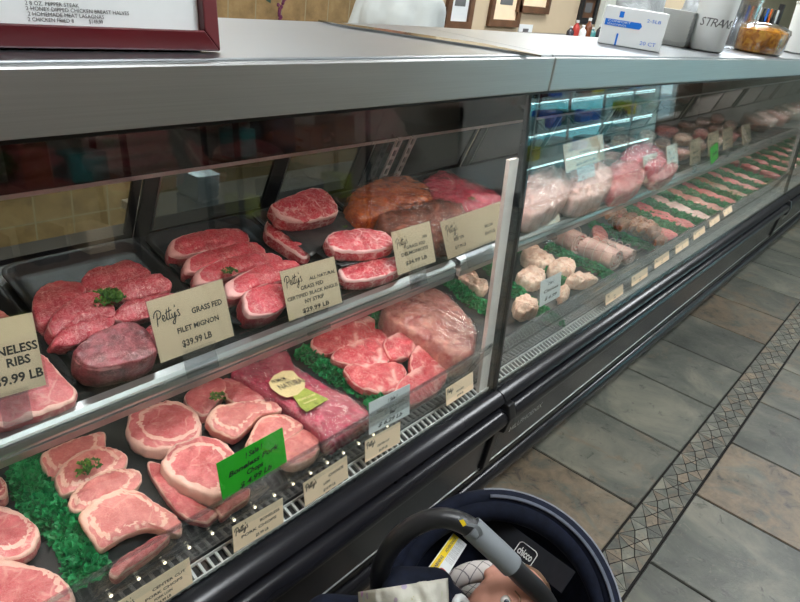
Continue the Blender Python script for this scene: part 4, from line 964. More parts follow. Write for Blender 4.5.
# ================================================================== MIDDLE CASE: LOWER DECK
gm = [kale3.data, kale2.data]
G = 'stuffed pale chicken portions by the mullion'
for lab, px_ in [
  ('stuffed pale chicken portion at the back left, next to the mullion', ((185, 310), (215, 290), (270, 300), (330, 340), (330, 368), (250, 372), (190, 345))),
  ('stuffed pale chicken portion in front of the first pork roll', ((300, 378), (340, 352), (385, 338), (430, 370), (420, 405), (350, 412), (310, 402))),
  ('flat stuffed chicken portion closest to the rolled pork', ((385, 430), (450, 408), (520, 425), (522, 448), (440, 452), (390, 445))),
  ('stuffed chicken portion left of the white handwritten card', ((168, 405), (225, 378), (285, 398), (292, 445), (220, 462), (165, 440))),
  ('crumbly yellow stuffed portion at the foot of the mullion', ((150, 530), (200, 505), (250, 525), (265, 560), (240, 585), (170, 585))),
  ('small stuffed portion just right of the white handwritten card', ((352, 475), (380, 465), (400, 490), (395, 515), (362, 520)))]:
    meat('stuffed_chicken', lab, 'meat', R3(*px_), DK, 'breaded', .035, base=.004, fat=0, rough=.004, group=G, dome=.012)
bg_lab = ['between the stuffed chicken portions', 'between the stuffed chicken and the pork rolls', 'at the foot of the mullion beside the yellow portion']
for i, (p, q) in enumerate([((532, 256), (556, 276)), ((556, 250), (605, 272)), (((516, 290)), (545, 312))]):
    garland('teal-looking kale garland ' + bg_lab[i], p, q, DK, .05, .026, 20 + i, 'green garlands in the middle case', 1, gm[i % 2])
def roll(label, end_px, ang, r=.036, L=.12, seed=0):
    P = pl(*end_px, DK, r); d = Vector((math.cos(ang), math.sin(ang), 0)); up = Vector((0, 0, 1)); s_ = d.cross(up)
    def spir(t): return r*(.12 + .88*t)
    ring = []; turns = 3.1; n = 90; w = r*.88/turns*.52
    outer = []; inner = []
    for i in range(n + 1):
        t = i/n; a = t*turns*2*PI; ro = spir(t); ri = max(.001, ro - w); k = 1 + .06*noise.noise(Vector((a*.5, seed, 0)))
        outer.append((ro*k*math.cos(a), ro*k*math.sin(a))); inner.append((ri*k*math.cos(a), ri*k*math.sin(a)))
    v = []; f = []
    for e in (0, 1):
        for (a, b) in outer + inner: v.append(P - d*(L*e) + s_*a + up*b + d*(.003*noise.noise(Vector((a*200, b*200, e)))) )
    m = n + 1; T = 2*m
    for i in range(n):
        f.append((i, i + 1, m + i + 1, m + i)); f.append((T + i, T + m + i, T + m + i + 1, T + i + 1))
        f.append((i, T + i, T + i + 1, i + 1)); f.append((m + i, m + i + 1, T + m + i + 1, T + m + i))
    base = P - d*L/2; v = [p - base for p in v]
    fa = ([.1]*m + [.75]*m)*2
    o = mk('rolled_pork', v, f, K['chicken'], smooth=False, attrs={'fat': fa}, loc=base); tag(o, label, 'meat', 'rolled pork roasts')
    g = MB(); g.lathe([(r*.97, 0), (r*1.0, .01), (r*1.0, L - .01), (r*.97, L)], 28); 
    core = MB(); core.lathe([(r*.7, .004), (r*.7, L - .004)], 16)
    Rr = Matrix((s_, up, -d)).transposed().to_4x4(); Rr.translation = P - base - d*.002
    core.v = [Rr @ q for q in core.v]; core.build('filling', K['shoulder'], o)
    tw = MB()
    for q in (.25, .5, .75):
        tw.tube([Rr @ Vector((r*1.06*math.cos(a*PI/12), r*1.06*math.sin(a*PI/12), L*q)) for a in range(25)], .0012, 5)
    tw.build('twine', M['twine'], o); return o
roll('rolled pork roast with its pink spiral end facing out, the first of three', (580, 243), math.radians(-104), .050, .16, 1)
roll('rolled pork roast in the middle of the three, turned slightly away', (617, 260), math.radians(-100), .047, .15, 2)
roll('rolled pork roast at the front right of the three', (632, 257), math.radians(-96), .038, .13, 3)
meat('pork_roast', 'small marbled pork piece behind the rolled roasts', 'meat', R3((500, 215), (520, 198), (555, 220), (570, 260), (545, 280), (505, 260)), DK, 'roast', .04, base=.006, fat=.05)
G = 'marinated brown chunks in a heap'
rk = random.Random(4)
rows_ = ['rear', 'upper middle', 'middle', 'lower middle', 'front']
cols_ = ['far left', 'left', 'centre', 'right', 'far right']
for i in range(5):
    for j in range(4):
        a = (609 + i*11 + j*3, 207 + i*4.2 + j*4.6)
        s1 = rk.uniform(4.5, 6.5); px_ = [(a[0] + s1*math.cos(k) + rk.uniform(-1.4, 1.4), a[1] + s1*.55*math.sin(k) + rk.uniform(-.8, .8)) for k in (0, .9, 1.8, 2.7, 3.6, 4.5, 5.4)]
        meat('marinated_chunk', f'marinated brown chunk, {rows_[i]} row, {["left", "left centre", "right centre", "right"][j]} of the glossy heap between two garlands', 'meat', px_, DK, 'kebab', .024, base=.002 + .012*((i + j) % 2), fat=0, rough=.004, group=G, tilt=(rk.uniform(-.3, .3), rk.uniform(-.3, .3)), dome=.008)
G2 = 'green garlands in the middle case'
for i, (p, q, lab) in enumerate([((590, 222), (655, 249), 'between the pork rolls and the brown marinated heap'), ((628, 204), (680, 226), 'between the brown marinated heap and the first red row')]):
    garland('green kale garland ' + lab, p, q, DK, .055, .03, 30 + i, G2, 1, gm[i])
# farther rows, alternating garlands and rows of meat
def world_garland(x, y0, y1, label, grp, mesh):
    d = Vector((0, y1 - y0, dz(y1) - dz(y0))).normalized(); n = DK[1]; ux = d.cross(n)
    o = bpy.data.objects.new('kale_garland', mesh); COL.objects.link(o)
    Rm = Matrix((ux, d, n)).transposed().to_4x4(); Rm.translation = Vector((x, (y0 + y1)/2, dz((y0 + y1)/2) + .002)); o.matrix_world = Rm; tag(o, label, 'garland', grp)
v, f, tone = garland_mesh(.46, .105, .05, 77, .7); gl = mk('kale_garland', v, f, M['garland'], attrs={'tone': tone}); glm = gl.data
first = True; x0_ = 2.93; seq = ['ground', 'ground', 'chicken', 'sausage', 'ground', 'kebab', 'ground', 'pork', 'ground', 'sausage', 'shoulder', 'ground']
names = {'ground': ('ground_beef', 'red ground beef'), 'chicken': ('chicken_piece', 'pale chicken'), 'sausage': ('sausage', 'tan sausage'), 'kebab': ('marinated_chunk', 'brown marinated meat'), 'pork': ('pork_chop', 'pink pork'), 'shoulder': ('marbled_steak', 'red marbled steak')}
for i in range(8):
    xm = x0_ + i*.225; kd = seq[i]; nm, desc = names[kd]
    for j in range(4):
        loc_piece(nm, f'{desc} piece, {["front", "second", "third", "rearmost"][j]} in the {ordn[i]} meat row past the brown marinated heap', 'meat', xm, .80 + j*.105, dz, .08, .13, .125, kd, .026, 'meat rows between garlands in the middle case', .002, random.uniform(-.15, .15), False, 0)
    if i == 0:
        d = Vector((0, 1, .08)).normalized(); Rm = Matrix((d.cross(DK[1]), d, DK[1])).transposed().to_4x4(); Rm.translation = Vector((xm + .112, .97, dz(.97) + .002)); gl.matrix_world = Rm
        tag(gl, 'green kale garland right after the first red row past the marinated heap', 'garland', G2)
    else: world_garland(xm + .112, .74, 1.20, f'green kale garland right after the {ordn[i]} meat row past the marinated heap', G2, glm)
for i in range(10):
    xm = 4.85 + i*.26
    kd = seq[(i*5 + 1) % 12]; nm, desc = names[kd]
    for j in range(3):
        loc_piece(nm, f'{desc} piece in the farthest case, {["front", "middle", "rear"][j]} in its {ordn[i]} row', 'meat', xm, .81 + j*.13, dz, .08, .12, .12, kd, .03, 'meat rows in the farthest case', .002, 0, False, 0)
    world_garland(xm + .13, .74, 1.20, f'green kale garland after the {ordn[i]} row of the farthest case', 'green garlands in the farthest case', glm)
    loc_piece('meat_pack', f'wrapped pack on the shelf of the farthest case, {ordn[i]} from its near end', 'meat', xm, 1.02, sz, .22, .2, .16, kinds[i % 6][0], .06, 'packs on the farthest shelf', .006, 0, True)
card('sale_sign', 'white handwritten card among the stuffed chicken portions', [(541, 281), (562, 272), (559, 296), (539, 308)], .70, .715, [('2 for 1', 0, .72, .17, .3), ('Chicken', 0, .46, .16, .3, 0, .7), ('$ 6.99', 0, .16, .17, .3, 0, .6)], mat='white_card', holder=False, group='handwritten cards in the middle case')
card('sale_sign', 'tiny bright green sale card far down the middle case', [(712, 147), (719, 142), (717, 158), (709, 166)], .80, .82, [('Sale', 0, .4, .3, .3, 0, .7)], mat='green_card', holder=False, group='handwritten cards in the middle case')
TG = 'cream price tags on the middle case ledge'
for i, (x_, y_) in enumerate([(606, 295), (632, 277), (655, 260), (676, 246), (694, 233), (710, 221), (724, 211)]):
    s_ = 1 - i*.09; w_, h_ = 17*s_, 10*s_
    card('price_tag', f'cream price tag on the middle case ledge, {ordn[i]} to the right of the mullion', [(x_, y_), (x_ + w_, y_ - .66*w_), (x_ + w_, y_ - .66*w_ + h_), (x_ - 1, y_ + h_ + 1)], .664, .674, [('PORK', 0, .4, .14), ('$5.99 LB', 0, .14, .14)], script=(.1, .62, .22, .05), group=TG, holder=False)

# ================================================================== ON TOP OF THE COUNTER
def ct(x): return 1.416 - .013*max(0, x - 1.37)
# framed menu sign leaning back
bl = at_z(-60, 47, 1.4165); br = at_z(215, 51, 1.4165)
ux = (br - bl).normalized(); tl_ = at_y(205, 0, br.y + .02)
lean = .16; uz = (Vector((0, 0, 1))*math.cos(lean) + Vector((-ux.y, ux.x, 0))*math.sin(lean)).normalized(); nn = ux.cross(uz)
W_ = (br - bl).length; Hf = .36; bw = .0235
fr = empty('framed_sign', (0, 0, 0), 'dark red framed menu sign leaning back on the near counter', 'sign')
Rm = Matrix((ux, uz, nn)).transposed().to_4x4(); Rm.translation = bl; fr.matrix_world = Rm
def fbox(a, b, nm, m, **k): g = MB(); g.box(a, b); return g.build(nm, m, fr, **k)
g = MB(); th = .020
g.add([(0, 0, 0), (W_, 0, 0), (W_ - bw, bw, 0), (bw, bw, 0), (0, 0, th*.7), (W_, 0, th*.7), (W_ - bw, bw, th), (bw, bw, th)], [(0, 3, 2, 1), (4, 5, 6, 7), (0, 1, 5, 4), (1, 2, 6, 5), (2, 3, 7, 6), (3, 0, 4, 7)])
g.add([(W_, 0, 0), (W_, Hf, 0), (W_ - bw, Hf - bw, 0), (W_ - bw, bw, 0), (W_, 0, th*.7), (W_, Hf, th*.7), (W_ - bw, Hf - bw, th), (W_ - bw, bw, th)], [(0, 3, 2, 1), (4, 5, 6, 7), (0, 1, 5, 4), (1, 2, 6, 5), (2, 3, 7, 6), (3, 0, 4, 7)])
g.add([(0, 0, 0), (0, Hf, 0), (bw, Hf - bw, 0), (bw, bw, 0), (0, 0, th*.7), (0, Hf, th*.7), (bw, Hf - bw, th), (bw, bw, th)], [(0, 1, 2, 3), (4, 7, 6, 5), (0, 4, 5, 1), (1, 5, 6, 2), (2, 6, 7, 3), (3, 7, 4, 0)])
g.add([(0, Hf, 0), (W_, Hf, 0), (W_ - bw, Hf - bw, 0), (bw, Hf - bw, 0), (0, Hf, th*.7), (W_, Hf, th*.7), (W_ - bw, Hf - bw, th), (bw, Hf - bw, th)], [(0, 1, 2, 3), (4, 7, 6, 5), (0, 4, 5, 1), (1, 5, 6, 2), (2, 6, 7, 3), (3, 7, 4, 0)])
g.build('frame', M['frame_red'], fr, bevel=.002)
fbox((bw - .004, bw - .004, .001), (W_ - bw + .004, Hf - bw + .004, .006), 'menu_page', M['white_card'])
g = MB(); T2 = Matrix.Translation((0, 0, .0068))
PO = Rm @ Vector((0, 0, .0068)); Ri = Rm.inverted()
for (s, a, b_, fs) in (('2 CHICKEN FRIED 8', (28, 21), (74, 23), .0056), ('$149.99', (89, 23.4), (103, 24), .0060), ('2 HOMEMADE MEAT LASAGNAS', (28, 15.5), (104, 19), .0056), ('2 HONEY DIPPED CHICKEN BREAST HALVES', (26, 10), (129, 15), .0056), ('2 8 OZ. PEPPER STEAK', (25, 4.5), (79, 7), .0056)):
    A_, B_ = Ri @ on(a, PO, nn), Ri @ on(b_, PO, nn)
    text_geo(g, s, A_.x, A_.y, fs, 0, 'LEFT', T2, B_.x - A_.x)
g.build('lettering', M['ink'], fr)
# black strip standing in for the shade in the gap under the frame
fbox((.02, -.001, -.012), (W_ - .02, .006, 0), 'gap_shade_strip', M['black_satin'])
g = MB(); g.box((W_*.45, .02, -.085), (W_*.55, .03, -.001)); g.build('easel_leg', M['black_satin'], fr)

# thin polished sheet lying behind the frame towards the joint
g = MB(); pA, pB, pC, pD = at_z(341, 27, 1.4165), at_z(541, 57.5, 1.4165), at_z(539, 46, 1.4165), at_z(500, 34.5, 1.4165)
pl_ = [pA, pB, Vector((pB.x - .01, min(pC.y, 1.09), 1.4165)), Vector((pA.x, 1.09, 1.4165))]
g.add([p + Vector((0, 0, .0003)) for p in pl_] + [p + Vector((0, 0, .0045)) for p in pl_], [(3, 2, 1, 0), (4, 5, 6, 7), (0, 1, 5, 4), (1, 2, 6, 5), (2, 3, 7, 6), (3, 0, 4, 7)])
tag(g.build('polished_sheet', steel('mirror polished sheet', (.55, .57, .58, 1), .08, 1, 60, .05)), 'thin mirror-polished sheet with a dark edge lying on the near counter', 'metal sheet')

# cardboard box
BRc = at_y(657, 60, .775); zb = ct(BRc.x) + .002; Dc = (BRc - CAM).length; Wbx = 54*Dc/F; hb = 31*Dc/F
ub = Vector((.40, -.917, 0)); bl_ = Vector((BRc.x, BRc.y, zb)) - ub*Wbx
bxr = empty('carton', bl_, 'white carton with blue printing on the middle counter edge', 'box', rz=math.atan2(ub.y, ub.x))
bx0, bx1 = 0, Wbx
Wb = bx1 - bx0
g = MB(); g.box((0, 0, 0), (Wb, .14, hb)); g.build('box_body', M['white_card'], bxr, bevel=.002)
g = MB(); g.add([(.04*Wb, -.0006, hb*.50), (.60*Wb, -.0006, hb*.50), (.63*Wb, -.0006, hb*.585), (.60*Wb, -.0006, hb*.67), (.04*Wb, -.0006, hb*.67)], [(0, 1, 2, 3, 4)])
g.add([(.24*Wb, -.0006, hb*.74), (.31*Wb, -.0006, hb*.74), (.31*Wb, -.0006, hb*.90), (.24*Wb, -.0006, hb*.90)], [(0, 1, 2, 3)])
g.add([(.27*Wb, -.0006, hb*.0), (.30*Wb, -.0006, hb*.0), (.30*Wb, -.0006, hb*.32), (.27*Wb, -.0006, hb*.32)], [(0, 1, 2, 3)])
g.build('blue_print', M['blue'], bxr)
g = MB(); RX = Matrix.Rotation(PI/2, 4, 'X')
text_geo(g, 'COMFORT', .08*Wb, .60*hb, .06*hb*1.3, 0, 'LEFT', Matrix.Translation((0, -.0012, 0)) @ RX, .36*Wb); text_geo(g, 'SEASONINGS', .08*Wb, .52*hb, .06*hb*1.2, 0, 'LEFT', Matrix.Translation((0, -.0012, 0)) @ RX, .30*Wb)
g.build('lettering', M['white_card'], bxr)
g = MB(); text_geo(g, '2-5LB', .68*Wb, .72*hb, .12*hb, 0, 'LEFT', Matrix.Translation((0, -.0012, 0)) @ RX, .22*Wb); text_geo(g, '20 CT', .66*Wb, .12*hb, .14*hb, 0, 'LEFT', Matrix.Translation((0, -.0012, 0)) @ RX, .25*Wb)
g.build('lettering', M['blue'], bxr)
g = MB(); g.box((Wb + .0002, .02, hb*.1), (Wb + .0008, .12, hb*.8)); g.build('side_label', M['ink_grey'], bxr)

# bucket with handwriting
def tub(name, label, cat, px, yy, wpx, hpx, mats, taper=1.12, group=None, lid=False, hw=1.0):
    P = at_y(px[0], px[1], yy); D = -(M3.transposed() @ (P - CAM)).z; r0 = wpx/2*D/F; h = hpx*D/F
    z = ct(P.x) + .002; r = empty(name, (P.x, yy, z), label, cat, group)
    g = MB(); R_ = r0; Rt = r0*taper
    g.lathe([(R_*.9, 0), (R_, .006), (Rt, h - .012), (Rt*1.05, h - .010), (Rt*1.06, h), (Rt*.99, h), (Rt*.97, h - .01), (R_*.95, .012), (.001, .010)], 36); g.build('tub_wall', mats, r, smooth=True)
    return r, r0, h
r, r0, h = tub('bucket', 'white plastic tub with black handwriting in the middle of the counter clutter', 'bucket', (703, 55), .86, 33, 54, M['white_plastic'])
g = MB(); ang = math.atan2(-.86, -r.location.x) + .25
for i, ch in enumerate('STRAWS'):
    a = ang - .85 + i*.32; T_ = Matrix.Translation((math.cos(a)*r0*1.075, math.sin(a)*r0*1.075, h*.42)) @ Matrix.Rotation(a + PI/2, 4, 'Z') @ Matrix.Rotation(PI/2, 4, 'X')
    text_geo(g, ch, 0, 0, .042, .2, 'CENTER', T_)
g.build('handwriting', M['ink_grey'], r)
r, _, _ = tub('clear_tub', 'empty clear tub standing behind the handwritten white tub', 'tub', (728, 50), .98, 30, 46, M['acrylic_holder'])
r, _, _ = tub('white_bin', 'white plastic bin at the right edge of the photo, on the counter', 'tub', (797, 52), .90, 28, 46, M['white_plastic'], group=None)
# tray of peppers
P = at_y(755, 57, .86); r = empty('pepper_tray', (P.x, .86, ct(P.x) + .002), 'clear deli tray of yellow marinated peppers right of the white tub', 'food tray')
D = (P - CAM).length; w_ = 54*D/F/2; h_ = 25*D/F
g = MB(); g.lathe([(w_*.86, 0), (w_*.95, .01), (w_*1.0, h_*.55), (w_*.98, h_*.7), (w_*.6, h_*.82), (.001, h_*.86)], 32, Matrix.Diagonal((1, .7, 1, 1))); g.build('peppers', M['peppers'], r, smooth=True)
g = MB(); g.lathe([(w_*.88, -.001), (w_*1.0, .008), (w_*1.05, h_*.62), (w_*1.10, h_*.66), (w_*1.04, h_*.8), (w_*.6, h_*.92), (.001, h_*.95)], 32, Matrix.Diagonal((1, .7, 1, 1))); g.build('clear_lid', M['acrylic'], r, smooth=True)
# foam trays stacked, plastic bag
P = at_y(668, 50, 1.0); D = (P - CAM).length; zc_ = ct(P.x) + .002
for i in range(9):
    w_ = 36*D/F; hh = .011
    o = None
    g = MB(); g.add([(x, y, z) for (s, z) in ((.84, 0), (1, hh*1.6), (.97, hh*1.6), (.80, .003)) for (x, y) in ((-w_/2*s, -.09*s), (w_/2*s, -.09*s), (w_/2*s, .09*s), (-w_/2*s, .09*s))],
        [(3, 2, 1, 0)] + [(a*4 + k, a*4 + (k + 1) % 4, a*4 + 4 + (k + 1) % 4, a*4 + 4 + k) for a in range(3) for k in range(4)] + [(12, 13, 14, 15)])
    o = g.build('foam_tray', M['foam']); o.location = (P.x, 1.0, zc_ + i*.0135)
    tag(o, f'white foam tray, {ordn[i]} from the bottom of the stack behind the white carton', 'tray', 'stacked white foam trays on the counter')
def blob(name, label, cat, C0, rad, mat, seed, amp=.25, freq=2.5, n=36, m=24, parent=None, flat=None):
    v = []; f = []
    for i in range(m + 1):
        th_ = PI*i/m
        for k in range(n):
            a = 2*PI*k/n; d = Vector((math.sin(th_)*math.cos(a), math.sin(th_)*math.sin(a), math.cos(th_)))
            q = 1 + amp*noise.noise(d*freq + Vector((seed, 0, 0))) + amp*.6*abs(noise.noise(d*freq*2.7 + Vector((seed, 5, 0))))
            p = Vector((d.x*rad[0]*q, d.y*rad[1]*q, d.z*rad[2]*q)); p.z = max(p.z, -(flat or 9)); v.append(p)
    for i in range(m):
        for k in range(n): f.append((i*n + k, (i + 1)*n + k, (i + 1)*n + (k + 1) % n, i*n + (k + 1) % n))
    o = mk(name, v, f, mat, parent, smooth=True, loc=C0)
    if label: tag(o, label, cat)
    return o
def bag_mat():
    t = NT('thin white plastic film'); v = t.coord(); nz = t.noise(v, 16, 4, .6, 2)
    tr = t.n('ShaderNodeBsdfTranslucent'); tr.inputs[0].default_value = (.8, .84, .86, 1); b = t.n('ShaderNodeBsdfPrincipled'); b.inputs['Base Color'].default_value = (.72, .76, .78, 1); b.inputs['Roughness'].default_value = .3
    t.set(b.inputs['Normal'], t.bump(nz.outputs[0], .8, .02)); mx = t.n('ShaderNodeMixShader'); mx.inputs[0].default_value = .35
    t.t.links.new(b.outputs[0], mx.inputs[1]); t.t.links.new(tr.outputs[0], mx.inputs[2]); t.t.links.new(mx.outputs[0], t.out.inputs[0]); return t.m
M['bag'] = bag_mat()
P = at_y(632, 40, 1.02); blob('plastic_bag', 'crumpled white plastic bag standing behind the white carton', 'plastic bag', Vector((P.x, 1.02, ct(P.x) + .085)), (.085, .07, .15), M['bag'], 3, .5, 2.2, flat=.083)
P = at_y(690, 30, 1.03); blob('plastic_bag', 'white plastic bag between the foam trays and the handwritten tub', 'plastic bag', Vector((P.x, 1.03, ct(P.x) + .085)), (.085, .05, .11), M['bag'], 8, .5, 2.4, flat=.083)

# ================================================================== BEHIND THE COUNTER
# knife rack on a stand
P = at_y(757, 20, 1.52); r = empty('knife_rack', (P.x, 1.52, 0), 'floor-standing rack of knives and tools behind the pepper tray', 'rack')
g = MB(); g.box((-.65, -.02, 0), (-.62, .02, 1.65)); g.box((.62, -.02, 0), (.65, .02, 1.65)); g.box((-.65, -.02, 1.50), (.65, .02, 1.54)); g.box((-.65, -.2, 0), (-.62, .2, .03)); g.box((.62, -.2, 0), (.65, .2, .03)); g.box((-.62, .0, .9), (.62, .01, 1.52)); g.build('stand', M['black_satin'], r)
for k in range(11):
    xk = -.55 + k*.11; L_ = .12 + .05*((k*7) % 3); hm = [M['black_satin'], M['blue_plastic'], M['orange'], M['black_satin'], M['white_plastic']][k % 5]
    zk = 1.50
    o = empty('knife', (r.location.x + xk, 1.49, zk), f'knife hanging on the rack, {ordn[k]} from its left end', 'knife', 'knives on the rack')
    g = MB(); g.add([(-.028, -.001, -.02), (.028, -.001, -.02), (.024, -.001, -.02 - L_), (-.008, -.001, -.035 - L_), (-.028, .001, -.02), (.028, .001, -.02), (.024, .001, -.02 - L_), (-.008, .001, -.035 - L_)], [(0, 1, 2, 3), (7, 6, 5, 4), (0, 4, 5, 1), (1, 5, 6, 2), (2, 6, 7, 3), (3, 7, 4, 0)]); g.build('blade', M['chrome'], o)
    g = MB(); g.box((-.011, -.007, -.02), (.011, .007, .10)); g.build('handle', hm, o, bevel=.004)
# prep counter against the back wall, with bottles
Pa = at_y(566, 40, 2.35); zt = Pa.z
r = empty('prep_cabinet', (Pa.x, 2.40, 0), 'white cabinet with a dark worktop against the back wall', 'cabinet')
g = MB(); g.box((-.16, -.22, 0), (1.6, .27, zt - .03)); g.build('body', M['cabinet'], r, bevel=.004)
g = MB(); g.box((-.18, -.25, zt - .03), (1.62, .28, zt)); g.build('worktop', M['ink_grey'], r, bevel=.004)
for k in range(3):
    g = MB(); g.box((.03 + k*.53, -.235, .1), (.52 + k*.53, -.221, zt - .06)); d_ = g.build('door', M['cabinet'], r, bevel=.003)
    g = MB(); g.tube([(.47 + k*.53, -.236, zt - .14), (.47 + k*.53, -.262, zt - .15), (.47 + k*.53, -.262, zt - .27), (.47 + k*.53, -.236, zt - .28)], .006, 8); g.build('handle', M['black_satin'], d_)
def bottle(x, y, z, r_, h_, m, label, cap='white_plastic'):
    o = empty('bottle', (x, y, z), label, 'bottle', 'bottles on the back worktop')
    g = MB(); g.lathe([(r_, 0), (r_, h_*.62), (r_*.8, h_*.72), (r_*.4, h_*.82), (r_*.4, h_*.9)], 18); g.build('body', m, o, smooth=True)
    g = MB(); g.lathe([(r_*.46, h_*.88), (r_*.46, h_), (r_*.2, h_)], 12); g.build('cap', M[cap], o)
for i, (px_, m, lab, hh) in enumerate([(569, 'bottle_dark', 'short dark bottle at the left end of the back worktop', .10), (574, 'bottle_red', 'reddish brown bottle, second from the left on the back worktop', .14), (581, 'white_plastic', 'white bottle in the middle of the back worktop', .11), (586, 'bottle_brown', 'tall brown bottle on the back worktop', .16), (591, 'bottle_teal', 'pale teal bottle on the back worktop', .10), (598, 'bottle_dark', 'dark bottle near the right end of the back worktop', .12)]):
    P = at_y(px_, 38, 2.28); bottle(P.x, 2.28, zt + .001, .026, hh, M[m], lab)
P = at_y(618, 20, YB)
g = MB(); g.box((P.x - .45, YB - .05, 1.0), (P.x + .9, YB, 2.1)); tag(g.build('wall_panel', M['cabinet'], bevel=.005), 'pale wall panel above the back worktop', 'panel')
# pictures on the cream wall
def pic(px4, label, inner, frame='wood', kind='framed_picture', cat='picture', grp=None):
    a = at_y(*px4[0], YB); c = at_y(*px4[1], YB); x0, x1 = sorted((a.x, c.x)); z1, z0 = max(a.z, c.z), min(a.z, c.z)
    r = empty(kind, (x0, YB, z0), label, cat, grp); w_, h_ = x1 - x0, z1 - z0; t_ = .045 if frame else 0
    if frame:
        g = MB(); g.box((0, -.025, 0), (w_, -.001, t_)); g.box((0, -.025, h_ - t_), (w_, -.001, h_)); g.box((0, -.025, t_), (t_, -.001, h_ - t_)); g.box((w_ - t_, -.025, t_), (w_, -.001, h_ - t_)); g.build('frame', M[frame], r)
    g = MB(); g.box((t_, -.008, t_), (w_ - t_, -.0002, h_ - t_)); g.build('sheet', inner, r)
    g = MB(); g.box((w_*.3, -.010, h_*.35), (w_*.7, -.0085, h_*.65)); g.build('printed_block', M['ink_grey'], r)
pic(((452, -40), (468, 29)), 'narrow dark framed certificate on the cream wall with a blue round emblem', M['white_card'], 'wood', grp='frames on the cream wall')
pic(((497, -40), (516, 27)), 'middle brown framed picture on the cream wall', M['card'], 'wood', grp='frames on the cream wall')
pic(((524, -40), (546, 14)), 'rightmost brown framed picture on the cream wall, hung higher', M['card'], 'wood', grp='frames on the cream wall')
pic(((433, 6), (446, 27)), 'small white notice taped to the cream wall beside the worker', M['white_card'], None, 'paper_notice', 'notice')
pic(((519, 24), (530, 36)), 'small white notice low on the cream wall under the brown frames', M['white_card'], None, 'paper_notice', 'notice')
pic(((583, -10), (592, 24)), 'dark poster above the back worktop bottles', M['wood'], 'black_satin', 'poster', 'poster')
# grape clusters painted on tiles
def grape(px, label, mir=1):
    P = at_y(*px, YB - .0152); r = empty('grape_tile_mural', P, label, 'mural', 'painted grape tiles')
    rg = random.Random(int(px[0])); g = MB()
    for k in range(14): 
        q = Matrix.Translation((rg.uniform(-.03, .03)*(1 - k/16), -.001, .05 - k*.009)) @ Matrix.Rotation(PI/2, 4, 'X'); g.lathe([(.010, 0), (.008, .003), (.001, .004)], 8, q)
    g.build('grapes', simple('painted grapes', srgb(96, 30, 66), .4), r)
    g = MB()
    for (dx, dz_, s_) in ((-.09*mir, .05, .05), (-.05*mir, .09, .045), (.05*mir, .07, .05)):
        pts = []
        for k in range(16): a = 2*PI*k/16; rr = s_*(1 + .35*math.cos(5*a)); pts.append((dx + rr*math.cos(a), -.002, dz_ + rr*math.sin(a)*.8))
        g.add(pts, [tuple(range(16))[::-1]]); g.add([(p[0], -.0002, p[2]) for p in pts], [tuple(range(16))])
    g.build('leaves', simple('painted vine leaves', srgb(24, 70, 58), .5), r)
grape((281, 4), 'painted grape cluster with dark green leaves, right one on the tan tiles')
grape((262, -22), 'painted grape cluster partly above the frame of view on the tan tiles', -1)

# worker standing side-on in a light grey shirt
def capsule(mb, p0, r0, p1, r1, n=14, flat=1.0):
    p0, p1 = Vector(p0), Vector(p1); d = (p1 - p0); L = d.length; d.normalize(); pts = []; rs = []
    for k in range(-4, 1): a = k/4*PI/2; pts.append(p0 + d*r0*math.sin(a)); rs.append(max(.001, r0*math.cos(a)))
    for k in range(0, 5): a = k/4*PI/2; pts.append(p1 + d*r1*math.sin(a)); rs.append(max(.001, r1*math.cos(a)))
    mb.tube(pts, rs, n)
def fused(name, mb, m, parent, voxel, smooth=8):
    o = mb.build(name, m, parent, smooth=True)
    a = o.modifiers.new('fuse', 'REMESH'); a.mode = 'VOXEL'; a.voxel_size = voxel; a.use_smooth_shade = True
    b = o.modifiers.new('soften', 'SMOOTH'); b.iterations = smooth; b.factor = .5; return o
P = at_y(402, 15, 2.12)
wk = empty('person', (P.x, 2.12, 0), 'person in a light grey t-shirt standing side-on behind the near counter', 'person')
def worker(mb, e=0.0, parts='all'):
    c = lambda a, ra, b, rb: capsule(mb, a, ra + e, b, rb + e)
    if parts in ('all', 'legs'):
        for s in (-1, 1): c((.02, .09*s, .93), .085, (.0, .09*s, .50), .06); c((.0, .09*s, .50), .058, (.03, .09*s, .09), .042)
        if parts == 'legs': c((.01, 0, .96), .115, (.0, 0, 1.02), .12)
    if parts in ('all', 'torso'):
        c((.0, -.06, .98), .11, (-.02, -.07, 1.30), .115); c((.0, .06, .98), .11, (-.02, .07, 1.30), .115); c((-.02, -.12, 1.38), .068, (-.02, .12, 1.38), .068); c((-.02, 0, 1.32), .11, (-.03, 0, 1.42), .07)
        for s in (-1, 1): c((-.02, .17*s, 1.37), .062, (-.06, .20*s, 1.20), .058 if parts == 'torso' else .048)
    if parts == 'all':
        for s in (-1, 1):
            c((-.06, .20*s, 1.18), .045, (-.09, .21*s, 1.08), .040); c((-.09, .21*s, 1.08), .040, (-.32, .16*s, 1.02), .027); c((-.32, .16*s, 1.02), .026, (-.38, .15*s, 1.02), .03)
            for k in range(4): c((-.38, (.125 + k*.018)*s, 1.02), .011, (-.455 + abs(k - 1.5)*.008, (.122 + k*.019)*s, 1.005), .008)
            c((-.35, .12*s, 1.02), .012, (-.39, .095*s, 1.01), .009)
            c((.02, .09*s, .05), .04, (-.14, .09*s, .04), .035)
        c((-.03, 0, 1.40), .06, (-.05, 0, 1.52), .052); c((-.06, 0, 1.64), .088, (-.07, 0, 1.60), .075); c((-.15, 0, 1.60), .014, (-.12, 0, 1.63), .012)
        for s in (-1, 1): c((-.05, .088*s, 1.61), .014, (-.05, .09*s, 1.63), .016)
mb = MB(); worker(mb); fused('body', mb, M['skin_adult'], wk, .012, 4)
